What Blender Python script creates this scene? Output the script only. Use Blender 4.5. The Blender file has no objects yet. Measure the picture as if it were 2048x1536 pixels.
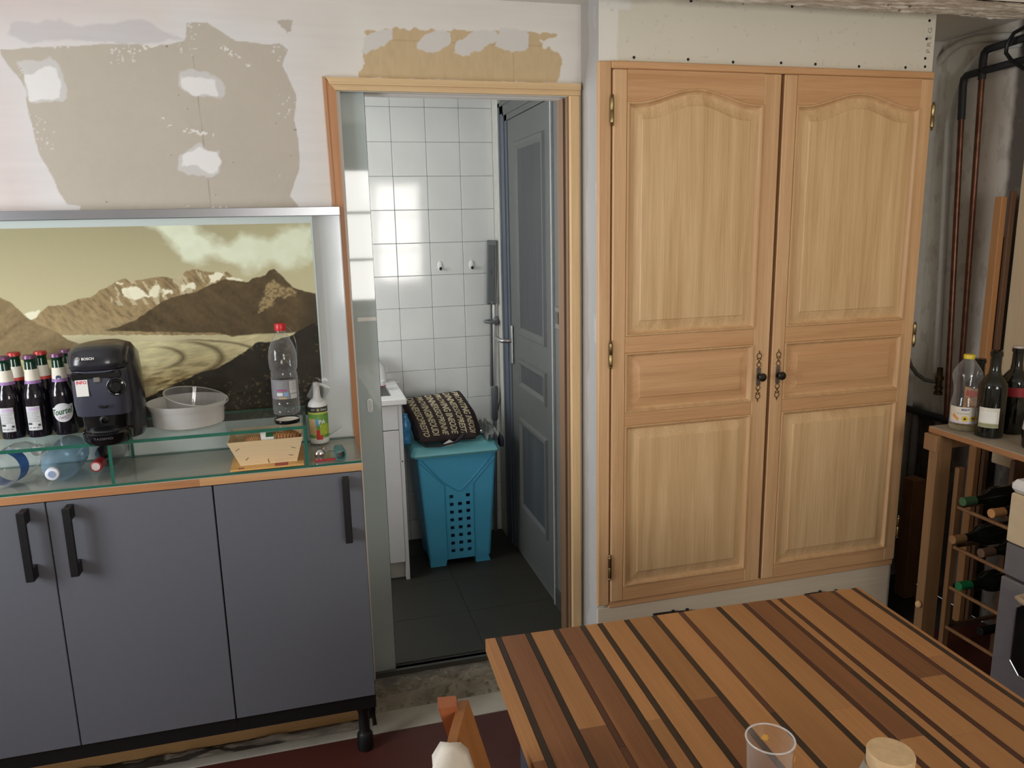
import bpy, bmesh, math, random
import numpy as np
from mathutils import Matrix, Vector
random.seed(7)
scene = bpy.context.scene
COL = scene.collection
PI = math.pi

# ------------------------------------------------------------------ camera, light, exposure
CAM_Z = 1.57
yaw, pitch, roll = 0.2617, 0.2024, 0.0211
cy, sy, cp, sp = math.cos(yaw), math.sin(yaw), math.cos(pitch), math.sin(pitch)
fw = Vector((sy*cp, cy*cp, -sp)); rt = Vector((cy, -sy, 0.0)); dn = fw.cross(rt)
cr, sr = math.cos(roll), math.sin(roll)
rt2 = cr*rt + sr*dn; dn2 = -sr*rt + cr*dn
cam_data = bpy.data.cameras.new('camera'); cam = bpy.data.objects.new('camera', cam_data); COL.objects.link(cam)
M = Matrix((rt2, -dn2, -fw)).transposed().to_4x4(); M.translation = (0, 0, CAM_Z)
cam.matrix_world = M
cam_data.sensor_width = 36; cam_data.lens = 36*1550/2048; cam_data.clip_start = 0.02
scene.camera = cam

world = bpy.data.worlds.new('world'); scene.world = world; world.use_nodes = True
world.node_tree.nodes['Background'].inputs[0].default_value = (0.75, 0.85, 1.0, 1)
world.node_tree.nodes['Background'].inputs[1].default_value = 0.4

def area(name, loc, rot, sx, sy_, power, col):
    l = bpy.data.lights.new(name, 'AREA'); l.shape = 'RECTANGLE'; l.size = sx; l.size_y = sy_; l.energy = power; l.color = col
    o = bpy.data.objects.new(name, l); COL.objects.link(o); o.location = loc; o.rotation_euler = rot
    return o
# daylight through the window behind the camera (faces +Y) and through the window in the left wall (faces +X)
area('window_daylight', (0.86, -2.06, 1.50), (PI/2, 0, 0), 1.16, 1.20, 50, (1.0, 0.96, 0.90))
area('side_window_daylight', (-2.01, 1.20, 1.45), (PI/2, 0, -PI/2), 0.85, 1.00, 44, (0.90, 0.94, 1.0))
area('utility_added_light', (-1.01, 2.90, 1.60), (PI/2, 0, -PI/2), 0.66, 0.90, 21, (0.94, 0.97, 1.0))  # added lamp, brightens the utility room from its unseen left side

vs = scene.view_settings
vs.view_transform = 'Standard'; vs.look = 'None'; vs.gamma = 1.0; vs.use_curve_mapping = False
vs.exposure = 0.18

# ------------------------------------------------------------------ helpers
def lin(c): 
    c = c/255.0
    return c/12.92 if c <= 0.04045 else ((c+0.055)/1.055)**2.4
def S(r, g, b, k=1.0): return (lin(r)*k, lin(g)*k, lin(b)*k, 1.0)

class MB:
    """collects shapes into one mesh; coordinates are world metres unless the parent is turned"""
    def __init__(s): s.v = []; s.f = []; s.mi = []; s.cur = 0
    def add(s, vs_, fs, T=None):
        n = len(s.v)
        if T is not None: vs_ = [T @ Vector(v) for v in vs_]
        s.v += [tuple(v) for v in vs_]; s.f += [tuple(i+n for i in f) for f in fs]; s.mi += [s.cur]*len(fs)
        return s
    def box(s, x0, x1, y0, y1, z0, z1, b=0.0, T=None):
        if b <= 0:
            return s.add([(x0,y0,z0),(x1,y0,z0),(x1,y1,z0),(x0,y1,z0),(x0,y0,z1),(x1,y0,z1),(x1,y1,z1),(x0,y1,z1)],
              [(0,3,2,1),(4,5,6,7),(0,1,5,4),(1,2,6,5),(2,3,7,6),(3,0,4,7)], T)
        X, Y, Z = (x0,x1), (y0,y1), (z0,z1); vv = []; idx = {}
        for i in (0,1):
            for j in (0,1):
                for k in (0,1):
                    sx, sy2, sz = (1,-1)[i], (1,-1)[j], (1,-1)[k]
                    for a, d in enumerate(((0,b,b),(b,0,b),(b,b,0))):
                        idx[i,j,k,a] = len(vv); vv.append((X[i]+sx*d[0], Y[j]+sy2*d[1], Z[k]+sz*d[2]))
        ff = []
        for i in (0,1): ff.append([idx[i,0,0,0],idx[i,1,0,0],idx[i,1,1,0],idx[i,0,1,0]][::(-1 if i == 0 else 1)])
        for j in (0,1): ff.append([idx[0,j,0,1],idx[1,j,0,1],idx[1,j,1,1],idx[0,j,1,1]][::(1 if j == 0 else -1)])
        for k in (0,1): ff.append([idx[0,0,k,2],idx[1,0,k,2],idx[1,1,k,2],idx[0,1,k,2]][::(-1 if k == 0 else 1)])
        for j in (0,1):
            for k in (0,1): ff.append([idx[0,j,k,1],idx[0,j,k,2],idx[1,j,k,2],idx[1,j,k,1]])
        for i in (0,1):
            for k in (0,1): ff.append([idx[i,0,k,0],idx[i,0,k,2],idx[i,1,k,2],idx[i,1,k,0]])
            for j in (0,1): ff.append([idx[i,j,0,0],idx[i,j,0,1],idx[i,j,1,1],idx[i,j,1,0]])
        for i in (0,1):
            for j in (0,1):
                for k in (0,1): ff.append([idx[i,j,k,0],idx[i,j,k,1],idx[i,j,k,2]])
        return s.add(vv, ff, T)
    def lathe(s, prof, seg=28, c=(0,0,0), T=None, closed=False):
        vv = []; ff = []; n = len(prof)
        for r, z in prof:
            for k in range(seg):
                a = 2*PI*k/seg; vv.append((c[0]+r*math.cos(a), c[1]+r*math.sin(a), c[2]+z))
        for i in range(n-1):
            for k in range(seg):
                k2 = (k+1) % seg; ff.append((i*seg+k, i*seg+k2, (i+1)*seg+k2, (i+1)*seg+k))
        if prof[0][0] > 1e-5 and closed: ff.append(tuple(range(seg))[::-1])
        if prof[-1][0] > 1e-5 and closed: ff.append(tuple((n-1)*seg+k for k in range(seg)))
        return s.add(vv, ff, T)
    def cyl(s, p0, p1, r0, r1=None, seg=16):
        return s.tube([p0, p1], [r0, r0 if r1 is None else r1], seg)
    def tube(s, pts, r, seg=10, caps=True, flat=1.0):
        pts = [Vector(p) for p in pts]; n = len(pts)
        rr = [r]*n if not isinstance(r, (list, tuple)) else list(r)
        vv = []; ff = []
        t0 = (pts[1]-pts[0]).normalized()
        up = Vector((0,0,1)) if abs(t0.z) < 0.9 else Vector((1,0,0))
        u = t0.cross(up).normalized()
        for i in range(n):
            if i == 0: t = pts[1]-pts[0]
            elif i == n-1: t = pts[-1]-pts[-2]
            else: t = (pts[i+1]-pts[i]).normalized() + (pts[i]-pts[i-1]).normalized()
            t.normalize(); u = (u - t*u.dot(t)).normalized(); w = t.cross(u)
            for k in range(seg):
                a = 2*PI*k/seg; vv.append(pts[i] + u*(rr[i]*math.cos(a)) + w*(rr[i]*flat*math.sin(a)))
        for i in range(n-1):
            for k in range(seg):
                k2 = (k+1) % seg; ff.append((i*seg+k, i*seg+k2, (i+1)*seg+k2, (i+1)*seg+k))
        if caps: ff.append(tuple(range(seg))[::-1]); ff.append(tuple((n-1)*seg+k for k in range(seg)))
        return s.add(vv, ff)
    def prism(s, poly, d0, d1, axis='y', T=None):
        """polygon in the plane across `axis`, extruded d0..d1"""
        def P(a, b, d): return {'y': (a, d, b), 'x': (d, a, b), 'z': (a, b, d)}[axis]
        n = len(poly); vv = [P(a, b, d0) for a, b in poly] + [P(a, b, d1) for a, b in poly]
        ff = [tuple(range(n)), tuple(range(2*n-1, n-1, -1))] + [(i, i+n, (i+1) % n + n, (i+1) % n) for i in range(n)]
        return s.add(vv, ff, T)
    def loft(s, rings, caps=True, T=None):
        n = len(rings[0]); vv = [p for r in rings for p in r]; ff = []
        for i in range(len(rings)-1):
            for k in range(n):
                k2 = (k+1) % n; ff.append((i*n+k, i*n+k2, (i+1)*n+k2, (i+1)*n+k))
        if caps: ff.append(tuple(range(n))[::-1]); ff.append(tuple((len(rings)-1)*n+k for k in range(n)))
        return s.add(vv, ff, T)
    def torus(s, c, R, r, T=None, seg=20, sec=8, plane='y', sx=1.0):
        vv = []; ff = []
        for i in range(seg):
            a = 2*PI*i/seg
            for j in range(sec):
                b = 2*PI*j/sec; q = R+r*math.cos(b); h = r*math.sin(b)
                p = (q*math.cos(a)*sx, h, q*math.sin(a)) if plane == 'y' else (q*math.cos(a)*sx, q*math.sin(a), h)
                vv.append((c[0]+p[0], c[1]+p[1], c[2]+p[2]))
        for i in range(seg):
            for j in range(sec):
                i2 = (i+1) % seg; j2 = (j+1) % sec; ff.append((i*sec+j, i2*sec+j, i2*sec+j2, i*sec+j2))
        return s.add(vv, ff, T)
    def ball(s, c, rx, ry=None, rz=None, seg=16, rings=10, T=None):
        ry = rx if ry is None else ry; rz = rx if rz is None else rz
        vv = []; ff = []
        for i in range(rings+1):
            t = PI*i/rings
            for k in range(seg):
                a = 2*PI*k/seg; vv.append((c[0]+rx*math.sin(t)*math.cos(a), c[1]+ry*math.sin(t)*math.sin(a), c[2]+rz*math.cos(t)))
        for i in range(rings):
            for k in range(seg):
                k2 = (k+1) % seg; ff.append((i*seg+k, (i+1)*seg+k, (i+1)*seg+k2, i*seg+k2))
        return s.add(vv, ff, T)
    def arc(s, c, r, a0, a1, z0, z1, n=12):
        """patch of a cylinder (a label); angle 0 looks to -Y, positive to +X; r may be (bottom, top)"""
        r0, r1 = r if isinstance(r, tuple) else (r, r)
        vv = []; ff = []
        for i in range(n+1):
            a = a0+(a1-a0)*i/n
            vv.append((c[0]+r0*math.sin(a), c[1]-r0*math.cos(a), z0)); vv.append((c[0]+r1*math.sin(a), c[1]-r1*math.cos(a), z1))
        for i in range(n): ff.append((2*i, 2*i+2, 2*i+3, 2*i+1))
        return s.add(vv, ff)
    def build(s, name, mats, parent=None, smooth=0, local=False):
        me = bpy.data.meshes.new(name)
        off = Vector((0,0,0))
        if parent is not None and not local:
            p = parent
            while p is not None: off += p.location; p = p.parent
        me.from_pydata([tuple(Vector(v)-off) for v in s.v], [], s.f)
        mats = mats if isinstance(mats, (list, tuple)) else [mats]
        for m in mats: me.materials.append(m)
        if len(mats) > 1: me.polygons.foreach_set('material_index', s.mi)
        bm = bmesh.new(); bm.from_mesh(me); bmesh.ops.recalc_face_normals(bm, faces=bm.faces); bm.to_mesh(me); bm.free()
        if smooth:
            me.polygons.foreach_set('use_smooth', [True]*len(me.polygons)); me.set_sharp_from_angle(angle=math.radians(smooth))
        me.update()
        o = bpy.data.objects.new(name, me); COL.objects.link(o)
        if parent is not None: o.parent = parent
        return o

def B(*a, **k): return MB().box(*a, **k)
def thing(name, label, cat, loc=(0,0,0), group=None, rz=0.0):
    o = bpy.data.objects.new(name, None); COL.objects.link(o); o.location = loc; o.rotation_euler = (0,0,rz); o.empty_display_size = 0.05
    o['label'] = label; o['category'] = cat
    if group: o['group'] = group
    return o
def tag(o, label, cat, group=None):
    o['label'] = label; o['category'] = cat
    if group: o['group'] = group
    return o
def struct(o, label=None, cat=None):
    o['kind'] = 'structure'
    if label: o['label'] = label
    if cat: o['category'] = cat
    return o
def copy_tree(o, parent=None):
    c = o.copy(); COL.objects.link(c)
    if parent is not None: c.parent = parent
    for ch in [x for x in bpy.data.objects if x.parent == o]: copy_tree(ch, c)
    return c
def text_geo(txt, h, bold=0.0, shear=0.0, space=1.0, wid=None):
    cu = bpy.data.curves.new('lettering', 'FONT'); cu.body = txt; cu.size = 1.0; cu.offset = bold; cu.shear = shear
    cu.space_character = space; cu.resolution_u = 3
    o = bpy.data.objects.new('lettering', cu); COL.objects.link(o)
    dg = bpy.context.evaluated_depsgraph_get(); me = o.evaluated_get(dg).to_mesh()
    vv = [v.co.copy() for v in me.vertices]; ff = [tuple(p.vertices) for p in me.polygons]
    o.evaluated_get(dg).to_mesh_clear(); bpy.data.objects.remove(o); bpy.data.curves.remove(cu)
    x0 = min(v.x for v in vv); x1 = max(v.x for v in vv); y0 = min(v.y for v in vv); y1 = max(v.y for v in vv)
    k = h/(y1-y0); kx = k if wid is None else wid/(x1-x0)
    return [((v.x-(x0+x1)/2)*kx, (v.y-(y0+y1)/2)*k) for v in vv], ff
def add_text(mb, txt, h, fn, **k):
    """fn(u, v) gives the point on the printed surface"""
    uv, ff = text_geo(txt, h, **k); mb.add([fn(u, v) for u, v in uv], ff); return mb

# ------------------------------------------------------------------ materials
def nodes(name):
    m = bpy.data.materials.new(name); m.use_nodes = True; nt = m.node_tree
    return m, nt, nt.nodes['Principled BSDF']
def plain(name, col, rough=0.5, metal=0.0, var=0.06, scale=30.0, bump=0.0, spec=0.5, coat=0.0):
    m, nt, p = nodes(name)
    tc = nt.nodes.new('ShaderNodeTexCoord'); n = nt.nodes.new('ShaderNodeTexNoise'); n.inputs['Scale'].default_value = scale; n.inputs['Detail'].default_value = 4
    nt.links.new(tc.outputs['Object'], n.inputs['Vector'])
    r = nt.nodes.new('ShaderNodeValToRGB')
    r.color_ramp.elements[0].position = 0.3; r.color_ramp.elements[1].position = 0.7
    r.color_ramp.elements[0].color = tuple(c*(1-var) for c in col[:3])+(1,); r.color_ramp.elements[1].color = tuple(min(1, c*(1+var)) for c in col[:3])+(1,)
    nt.links.new(n.outputs['Fac'], r.inputs['Fac']); nt.links.new(r.outputs['Color'], p.inputs['Base Color'])
    p.inputs['Roughness'].default_value = rough; p.inputs['Metallic'].default_value = metal; p.inputs['Specular IOR Level'].default_value = spec
    p.inputs['Coat Weight'].default_value = coat
    if bump:
        b = nt.nodes.new('ShaderNodeBump'); b.inputs['Strength'].default_value = bump; b.inputs['Distance'].default_value = 0.004
        nt.links.new(n.outputs['Fac'], b.inputs['Height']); nt.links.new(b.outputs['Normal'], p.inputs['Normal'])
    return m
def wood(name, c1, c2, axis='z', rough=0.45, scale=1.0, spread=0.0, spec=0.4, contrast=(0.3, 0.7), rings=False):
    """grain stretched along one axis; Object Info Random shifts and tints each piece"""
    m, nt, p = nodes(name); N = nt.nodes.new; L = nt.links.new
    tc = N('ShaderNodeTexCoord'); oi = N('ShaderNodeObjectInfo')
    mul = N('ShaderNodeMath'); mul.operation = 'MULTIPLY'; mul.inputs[1].default_value = 37.0; L(oi.outputs['Random'], mul.inputs[0])
    add = N('ShaderNodeVectorMath'); add.operation = 'ADD'; L(tc.outputs['Object'], add.inputs[0]); L(mul.outputs[0], add.inputs[1])
    mp = N('ShaderNodeMapping'); k = {'x': (1.2, 26, 26), 'y': (26, 1.2, 26), 'z': (26, 26, 1.2)}[axis]
    mp.inputs['Scale'].default_value = tuple(q*scale for q in k); L(add.outputs[0], mp.inputs['Vector'])
    n = N('ShaderNodeTexNoise'); n.inputs['Scale'].default_value = 1.0; n.inputs['Detail'].default_value = 6; n.inputs['Roughness'].default_value = 0.62; n.inputs['Distortion'].default_value = 0.6
    L(mp.outputs['Vector'], n.inputs['Vector'])
    mp2 = N('ShaderNodeMapping'); k2 = {'x': (6, 420, 420), 'y': (420, 6, 420), 'z': (420, 420, 6)}[axis]
    mp2.inputs['Scale'].default_value = k2; L(add.outputs[0], mp2.inputs['Vector'])
    n2 = N('ShaderNodeTexNoise'); n2.inputs['Scale'].default_value = 1.0; n2.inputs['Detail'].default_value = 2; L(mp2.outputs['Vector'], n2.inputs['Vector'])
    mixf = N('ShaderNodeMath'); mixf.operation = 'MULTIPLY_ADD'; mixf.inputs[1].default_value = 0.35; L(n2.outputs['Fac'], mixf.inputs[0])
    sc = N('ShaderNodeMath'); sc.operation = 'MULTIPLY'; sc.inputs[1].default_value = 0.65; L(n.outputs['Fac'], sc.inputs[0]); L(sc.outputs[0], mixf.inputs[2])
    r = N('ShaderNodeValToRGB'); e = r.color_ramp.elements
    e[0].position, e[1].position = contrast; e[0].color = c1; e[1].color = c2
    L(mixf.outputs[0], r.inputs['Fac'])
    out = r.outputs['Color']
    if spread:
        hs = N('ShaderNodeHueSaturation'); mr = N('ShaderNodeMapRange'); mr.inputs['To Min'].default_value = 1-spread; mr.inputs['To Max'].default_value = 1+spread
        L(oi.outputs['Random'], mr.inputs['Value']); L(mr.outputs['Result'], hs.inputs['Value']); L(out, hs.inputs['Color']); out = hs.outputs['Color']
    L(out, p.inputs['Base Color']); p.inputs['Roughness'].default_value = rough; p.inputs['Specular IOR Level'].default_value = spec
    b = N('ShaderNodeBump'); b.inputs['Strength'].default_value = 0.12; b.inputs['Distance'].default_value = 0.002
    L(mixf.outputs[0], b.inputs['Height']); L(b.outputs['Normal'], p.inputs['Normal'])
    return m
def clear(name, tint=(1,1,1), base=0.04, edge=0.6, body=None, body_f=0.0, rough=0.02, ior=1.5):
    """thin clear wall: see-through with a Fresnel gloss, more body seen edge-on"""
    m, nt, p = nodes(name); N = nt.nodes.new; L = nt.links.new
    nt.nodes.remove(p); out = nt.nodes['Material Output']
    tr = N('ShaderNodeBsdfTransparent'); tr.inputs[0].default_value = tuple(tint)+(1,)
    gl = N('ShaderNodeBsdfGlossy'); gl.inputs['Roughness'].default_value = rough
    lw = N('ShaderNodeLayerWeight'); lw.inputs['Blend'].default_value = 0.35
    df = N('ShaderNodeBsdfDiffuse'); df.inputs[0].default_value = (body or (0.8,0.8,0.8))[:3]+(1,)
    mr = N('ShaderNodeMapRange'); mr.inputs['To Min'].default_value = body_f; mr.inputs['To Max'].default_value = min(1, body_f+edge); L(lw.outputs['Facing'], mr.inputs['Value'])
    mx0 = N('ShaderNodeMixShader'); L(mr.outputs['Result'], mx0.inputs[0]); L(tr.outputs[0], mx0.inputs[1]); L(df.outputs[0], mx0.inputs[2])
    f0 = ((ior-1)/(ior+1))**2; lw2 = N('ShaderNodeLayerWeight'); lw2.inputs['Blend'].default_value = 0.5
    pw = N('ShaderNodeMath'); pw.operation = 'POWER'; pw.inputs[1].default_value = 5.0; L(lw2.outputs['Facing'], pw.inputs[0])
    fr = N('ShaderNodeMapRange'); fr.inputs['To Min'].default_value = f0; fr.inputs['To Max'].default_value = 0.9; L(pw.outputs[0], fr.inputs['Value'])
    mx = N('ShaderNodeMixShader'); L(fr.outputs['Result'], mx.inputs[0]); L(mx0.outputs[0], mx.inputs[1]); L(gl.outputs[0], mx.inputs[2])
    L(mx.outputs[0], out.inputs['Surface']); return m
def attr_mat(name, rough=0.8, spec=0.3, bump=0.2, coat=0.0, fine=True):
    m, nt, p = nodes(name); N = nt.nodes.new; L = nt.links.new
    a = N('ShaderNodeAttribute'); a.attribute_name = 'Col'; L(a.outputs['Color'], p.inputs['Base Color'])
    p.inputs['Roughness'].default_value = rough; p.inputs['Specular IOR Level'].default_value = spec; p.inputs['Coat Weight'].default_value = coat; p.inputs['Coat Roughness'].default_value = 0.03
    if bump:
        b = N('ShaderNodeBump'); b.inputs['Strength'].default_value = bump; b.inputs['Distance'].default_value = 0.004
        L(a.outputs['Fac'], b.inputs['Height']); L(b.outputs['Normal'], p.inputs['Normal'])
    return m

# value noise and polygon masks for plaster wear and the printed photograph
def vnoise(x, y, seed=0):
    xi = np.floor(x).astype(np.int64); yi = np.floor(y).astype(np.int64); fx = x-xi; fy = y-yi
    fx = fx*fx*(3-2*fx); fy = fy*fy*(3-2*fy)
    def h(a, b):
        n = (a*374761393 + b*668265263 + seed*974634721) & 0x7fffffff
        n = ((n ^ (n >> 13))*1274126177) & 0x7fffffff
        return ((n ^ (n >> 16)) & 0xffff)/65535.0
    return (h(xi,yi)*(1-fx)+h(xi+1,yi)*fx)*(1-fy) + (h(xi,yi+1)*(1-fx)+h(xi+1,yi+1)*fx)*fy
def fbm(x, y, oct=4, seed=0):
    s = 0; a = 0.5; t = 0
    for i in range(oct): s = s+a*vnoise(x*2**i, y*2**i, seed+i); t += a; a *= 0.5
    return s/t
def sdf(x, z, poly):
    """signed distance to a polygon, negative inside"""
    P = np.array(poly); d = np.full(x.shape, 1e9); ins = np.zeros(x.shape, bool); n = len(P)
    for i in range(n):
        ax, az = P[i]; bx, bz = P[(i+1) % n]; ex, ez = bx-ax, bz-az
        t = np.clip(((x-ax)*ex+(z-az)*ez)/(ex*ex+ez*ez+1e-12), 0, 1)
        d = np.minimum(d, (x-ax-t*ex)**2+(z-az-t*ez)**2)
        c = ((az > z) != (bz > z)) & (x < ex*(z-az)/(ez if abs(ez) > 1e-9 else 1e-9)+ax); ins ^= c
    d = np.sqrt(d); return np.where(ins, -d, d)
def mask(x, z, poly, soft=0.003, rag=0.0, freq=60, seed=0):
    d = sdf(x, z, poly)
    if rag: d = d + (fbm(x*freq, z*freq, 4, seed)-0.5)*rag
    return np.clip(0.5-d/soft, 0, 1)
def sl(r, g, b): return np.array([lin(r), lin(g), lin(b)])
def grid(name, u0, u1, v0, v1, step, place, colfn, mat, parent=None, keep=None):
    """fine grid with a colour attribute; place(u, v) gives world points, colfn(u, v) linear colours"""
    nu = max(2, int(round((u1-u0)/step))+1); nv = max(2, int(round((v1-v0)/step))+1)
    U, V = np.meshgrid(np.linspace(u0, u1, nu), np.linspace(v0, v1, nv))
    U = U.ravel(); V = V.ravel(); P = place(U, V); C = colfn(U, V)
    idx = np.arange(nu*nv).reshape(nv, nu)
    q = np.stack([idx[:-1,:-1], idx[:-1,1:], idx[1:,1:], idx[1:,:-1]], -1).reshape(-1, 4)
    if keep is not None:
        cu = U[q].mean(1); cv = V[q].mean(1); q = q[keep(cu, cv)]
    me = bpy.data.meshes.new(name); me.vertices.add(len(P)); me.vertices.foreach_set('co', P.astype(np.float32).ravel())
    me.loops.add(len(q)*4); me.loops.foreach_set('vertex_index', q.astype(np.int32).ravel())
    me.polygons.add(len(q)); me.polygons.foreach_set('loop_start', np.arange(0, len(q)*4, 4, dtype=np.int32)); me.polygons.foreach_set('loop_total', np.full(len(q), 4, np.int32))
    me.update(calc_edges=True)
    ca = me.color_attributes.new('Col', 'FLOAT_COLOR', 'POINT')
    ca.data.foreach_set('color', np.concatenate([np.clip(C, 0, 1), np.ones((len(C), 1))], 1).astype(np.float32).ravel())
    me.materials.append(mat); me.validate()
    o = bpy.data.objects.new(name, me); COL.objects.link(o)
    if parent is not None: o.parent = parent
    return o
def mixc(C, col, m): return C*(1-m[:, None]) + np.asarray(col)*m[:, None]
# traced once on the wall plane, metres (X, Z)
BOARD = [(-0.717,2.049),(-0.648,2.057),(-0.551,2.065),(-0.415,2.075),(-0.301,2.076),(-0.26,2.088),(-0.253,2.136),(-0.198,2.14),(-0.185,2.13),(-0.167,2.118),(-0.129,2.093),(-0.063,2.087),(-0.008,2.089),(0.012,2.074),(-0.005,2.033),(0.006,2.006),(0.014,1.979),(0.026,1.952),(0.018,1.883),(0.024,1.813),(0.019,1.742),(0.001,1.696),(-0.012,1.667),(0.01,1.638),(0.007,1.598),(-0.582,1.608),(-0.577,1.646),(-0.608,1.652),(-0.623,1.683),(-0.641,1.737),(-0.659,1.783),(-0.666,1.841),(-0.673,1.912),(-0.669,1.95),(-0.687,1.987),(-0.707,2.012),(-0.716,2.034)]
BOARD2 = [(-0.01,2.15),(0.031,2.155),(0.025,2.125),(0.015,2.12)]
P_OUT = [[(-0.682,2.019),(-0.628,2.027),(-0.603,2.036),(-0.592,2.028),(-0.578,1.997),(-0.57,1.965),(-0.573,1.933),(-0.593,1.92),(-0.666,1.915),(-0.672,1.937),(-0.669,1.988)],[(-0.289,1.998),(-0.279,2.01),(-0.216,2.009),(-0.178,1.993),(-0.164,1.972),(-0.172,1.948),(-0.19,1.939),(-0.256,1.943),(-0.286,1.972)],[(-0.308,1.784),(-0.283,1.8),(-0.248,1.814),(-0.234,1.793),(-0.203,1.791),(-0.196,1.763),(-0.205,1.731),(-0.244,1.722),(-0.296,1.729),(-0.311,1.743)]]
P_IN = [[(-0.671,1.988),(-0.606,2.015),(-0.592,2.005),(-0.585,1.971),(-0.594,1.933),(-0.663,1.925),(-0.67,1.944)],[(-0.283,1.996),(-0.231,1.993),(-0.192,1.985),(-0.188,1.945),(-0.249,1.945),(-0.279,1.969)],[(-0.301,1.786),(-0.249,1.803),(-0.208,1.789),(-0.195,1.767),(-0.207,1.735),(-0.236,1.735),(-0.261,1.753),(-0.302,1.756)]]
GREYBAND = [(-0.687,2.117),(-0.567,2.133),(-0.533,2.118),(-0.371,2.135),(-0.347,2.126),(-0.261,2.091),(-0.427,2.078),(-0.646,2.074),(-0.703,2.086)]
KRAFT = [(0.231,2.134),(0.322,2.143),(0.556,2.147),(0.737,2.153),(0.822,2.146),(0.802,2.133),(0.769,2.129),(0.785,2.108),(0.834,2.095),(0.842,2.081),(0.834,2.029),(0.82,2.004),(0.209,2.003),(0.219,2.026),(0.226,2.047),(0.227,2.081),(0.24,2.116)]
KP = [[(0.23,2.116),(0.266,2.135),(0.312,2.142),(0.313,2.115),(0.283,2.094),(0.238,2.071),(0.222,2.078)],[(0.387,2.108),(0.411,2.13),(0.464,2.143),(0.49,2.138),(0.485,2.112),(0.454,2.089),(0.416,2.079),(0.383,2.09)],[(0.508,2.112),(0.54,2.135),(0.579,2.153),(0.626,2.149),(0.641,2.132),(0.617,2.109),(0.578,2.094),(0.523,2.075),(0.5,2.084)],[(0.633,2.127),(0.642,2.156),(0.729,2.157),(0.73,2.106),(0.688,2.092),(0.641,2.099),(0.622,2.107)]]
SKYC = [(-0.396,1.591),(-0.291,1.594),(-0.277,1.572),(-0.228,1.545),(-0.195,1.54),(-0.159,1.561),(-0.104,1.556),(-0.047,1.577),(0.01,1.588),(0.056,1.587),(0.048,1.472),(-0.056,1.454),(-0.194,1.473),(-0.274,1.49),(-0.325,1.52),(-0.361,1.551)]
FAR = [(-0.728,1.341),(-0.704,1.356),(-0.68,1.377),(-0.643,1.378),(-0.603,1.393),(-0.571,1.396),(-0.544,1.415),(-0.524,1.422),(-0.496,1.441),(-0.476,1.443),(-0.462,1.437),(-0.425,1.443),(-0.405,1.445),(-0.385,1.447),(-0.365,1.446),(-0.353,1.439),(-0.335,1.442),(-0.315,1.459),(-0.297,1.464),(-0.277,1.462),(-0.257,1.454),(-0.223,1.453),(-0.203,1.455),(-0.184,1.434),(-0.164,1.429),(-0.12,1.368),(-0.184,1.268),(-0.684,1.296)]
DARK = [(-0.557,1.301),(-0.511,1.308),(-0.463,1.327),(-0.421,1.353),(-0.378,1.38),(-0.337,1.393),(-0.296,1.398),(-0.254,1.418),(-0.211,1.433),(-0.171,1.426),(-0.148,1.421),(-0.135,1.433),(-0.121,1.434),(-0.1,1.441),(-0.085,1.455),(-0.073,1.459),(-0.064,1.447),(-0.051,1.436),(-0.034,1.416),(-0.025,1.401),(-0.004,1.393),(0.067,1.372),(0.054,1.177),(-0.131,1.235),(-0.239,1.277)]
LEFT = [(-1.10,1.46),(-1.0,1.43),(-0.9,1.40),(-0.815,1.413),(-0.792,1.405),(-0.77,1.391),(-0.744,1.358),(-0.728,1.341),(-0.711,1.326),(-0.67,1.307),(-0.636,1.277),(-0.576,1.247),(-0.605,1.221),(-0.839,1.236),(-1.10,1.16)]
FG = [(0.063,1.3),(0.018,1.287),(-0.043,1.257),(-0.145,1.239),(-0.19,1.209),(-0.249,1.175),(-0.32,1.157),(-0.391,1.125),(-0.461,1.101),(-0.502,1.07),(-0.539,0.995),(0.053,0.94)]
SNOW = [[(-0.486,1.413),(-0.463,1.423),(-0.435,1.408),(-0.422,1.391),(-0.463,1.387),(-0.482,1.396)],[(-0.414,1.42),(-0.39,1.42),(-0.387,1.402),(-0.405,1.384),(-0.414,1.396)],[(-0.382,1.409),(-0.355,1.41),(-0.357,1.399),(-0.383,1.392)],[(-0.332,1.418),(-0.309,1.431),(-0.291,1.425),(-0.295,1.408),(-0.329,1.404)],[(-0.254,1.446),(-0.224,1.451),(-0.208,1.445),(-0.228,1.431),(-0.253,1.424)],[(-0.208,1.442),(-0.164,1.429),(-0.174,1.42),(-0.205,1.427)],[(-0.496,1.433),(-0.477,1.435),(-0.484,1.424)]]
SNOW2 = [(-0.74,1.358),(-0.7,1.367),(-0.712,1.345),(-0.731,1.338)]
PEAK = [(-0.121,1.354),(-0.102,1.412),(-0.076,1.425),(-0.046,1.402),(-0.018,1.394),(-0.022,1.376),(-0.07,1.372),(-0.101,1.341),(-0.126,1.332)]
GLACC = [[(-0.468,1.287),(-0.404,1.26),(-0.395,1.244),(-0.434,1.227),(-0.468,1.218)],[(-0.388,1.288),(-0.322,1.273),(-0.3,1.248),(-0.31,1.224),(-0.342,1.206),(-0.398,1.185)],[(-0.646,1.303),(-0.545,1.291),(-0.268,1.27)]]
CONDUIT_A = [(2.484,2.557,0.942),(2.484,2.58,1.436),(2.484,2.598,1.766),(2.484,2.606,1.917),(2.484,2.582,2.024),(2.484,2.538,2.107),(2.484,2.476,2.151),(2.484,2.402,2.163),(2.484,2.32,2.156)]
CONDUIT_B = [(2.484,2.718,2.121),(2.484,2.704,2.137),(2.484,2.678,2.169),(2.484,2.631,2.197),(2.484,2.574,2.212),(2.484,2.505,2.211),(2.484,2.428,2.199),(2.484,2.307,2.176)]
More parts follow.
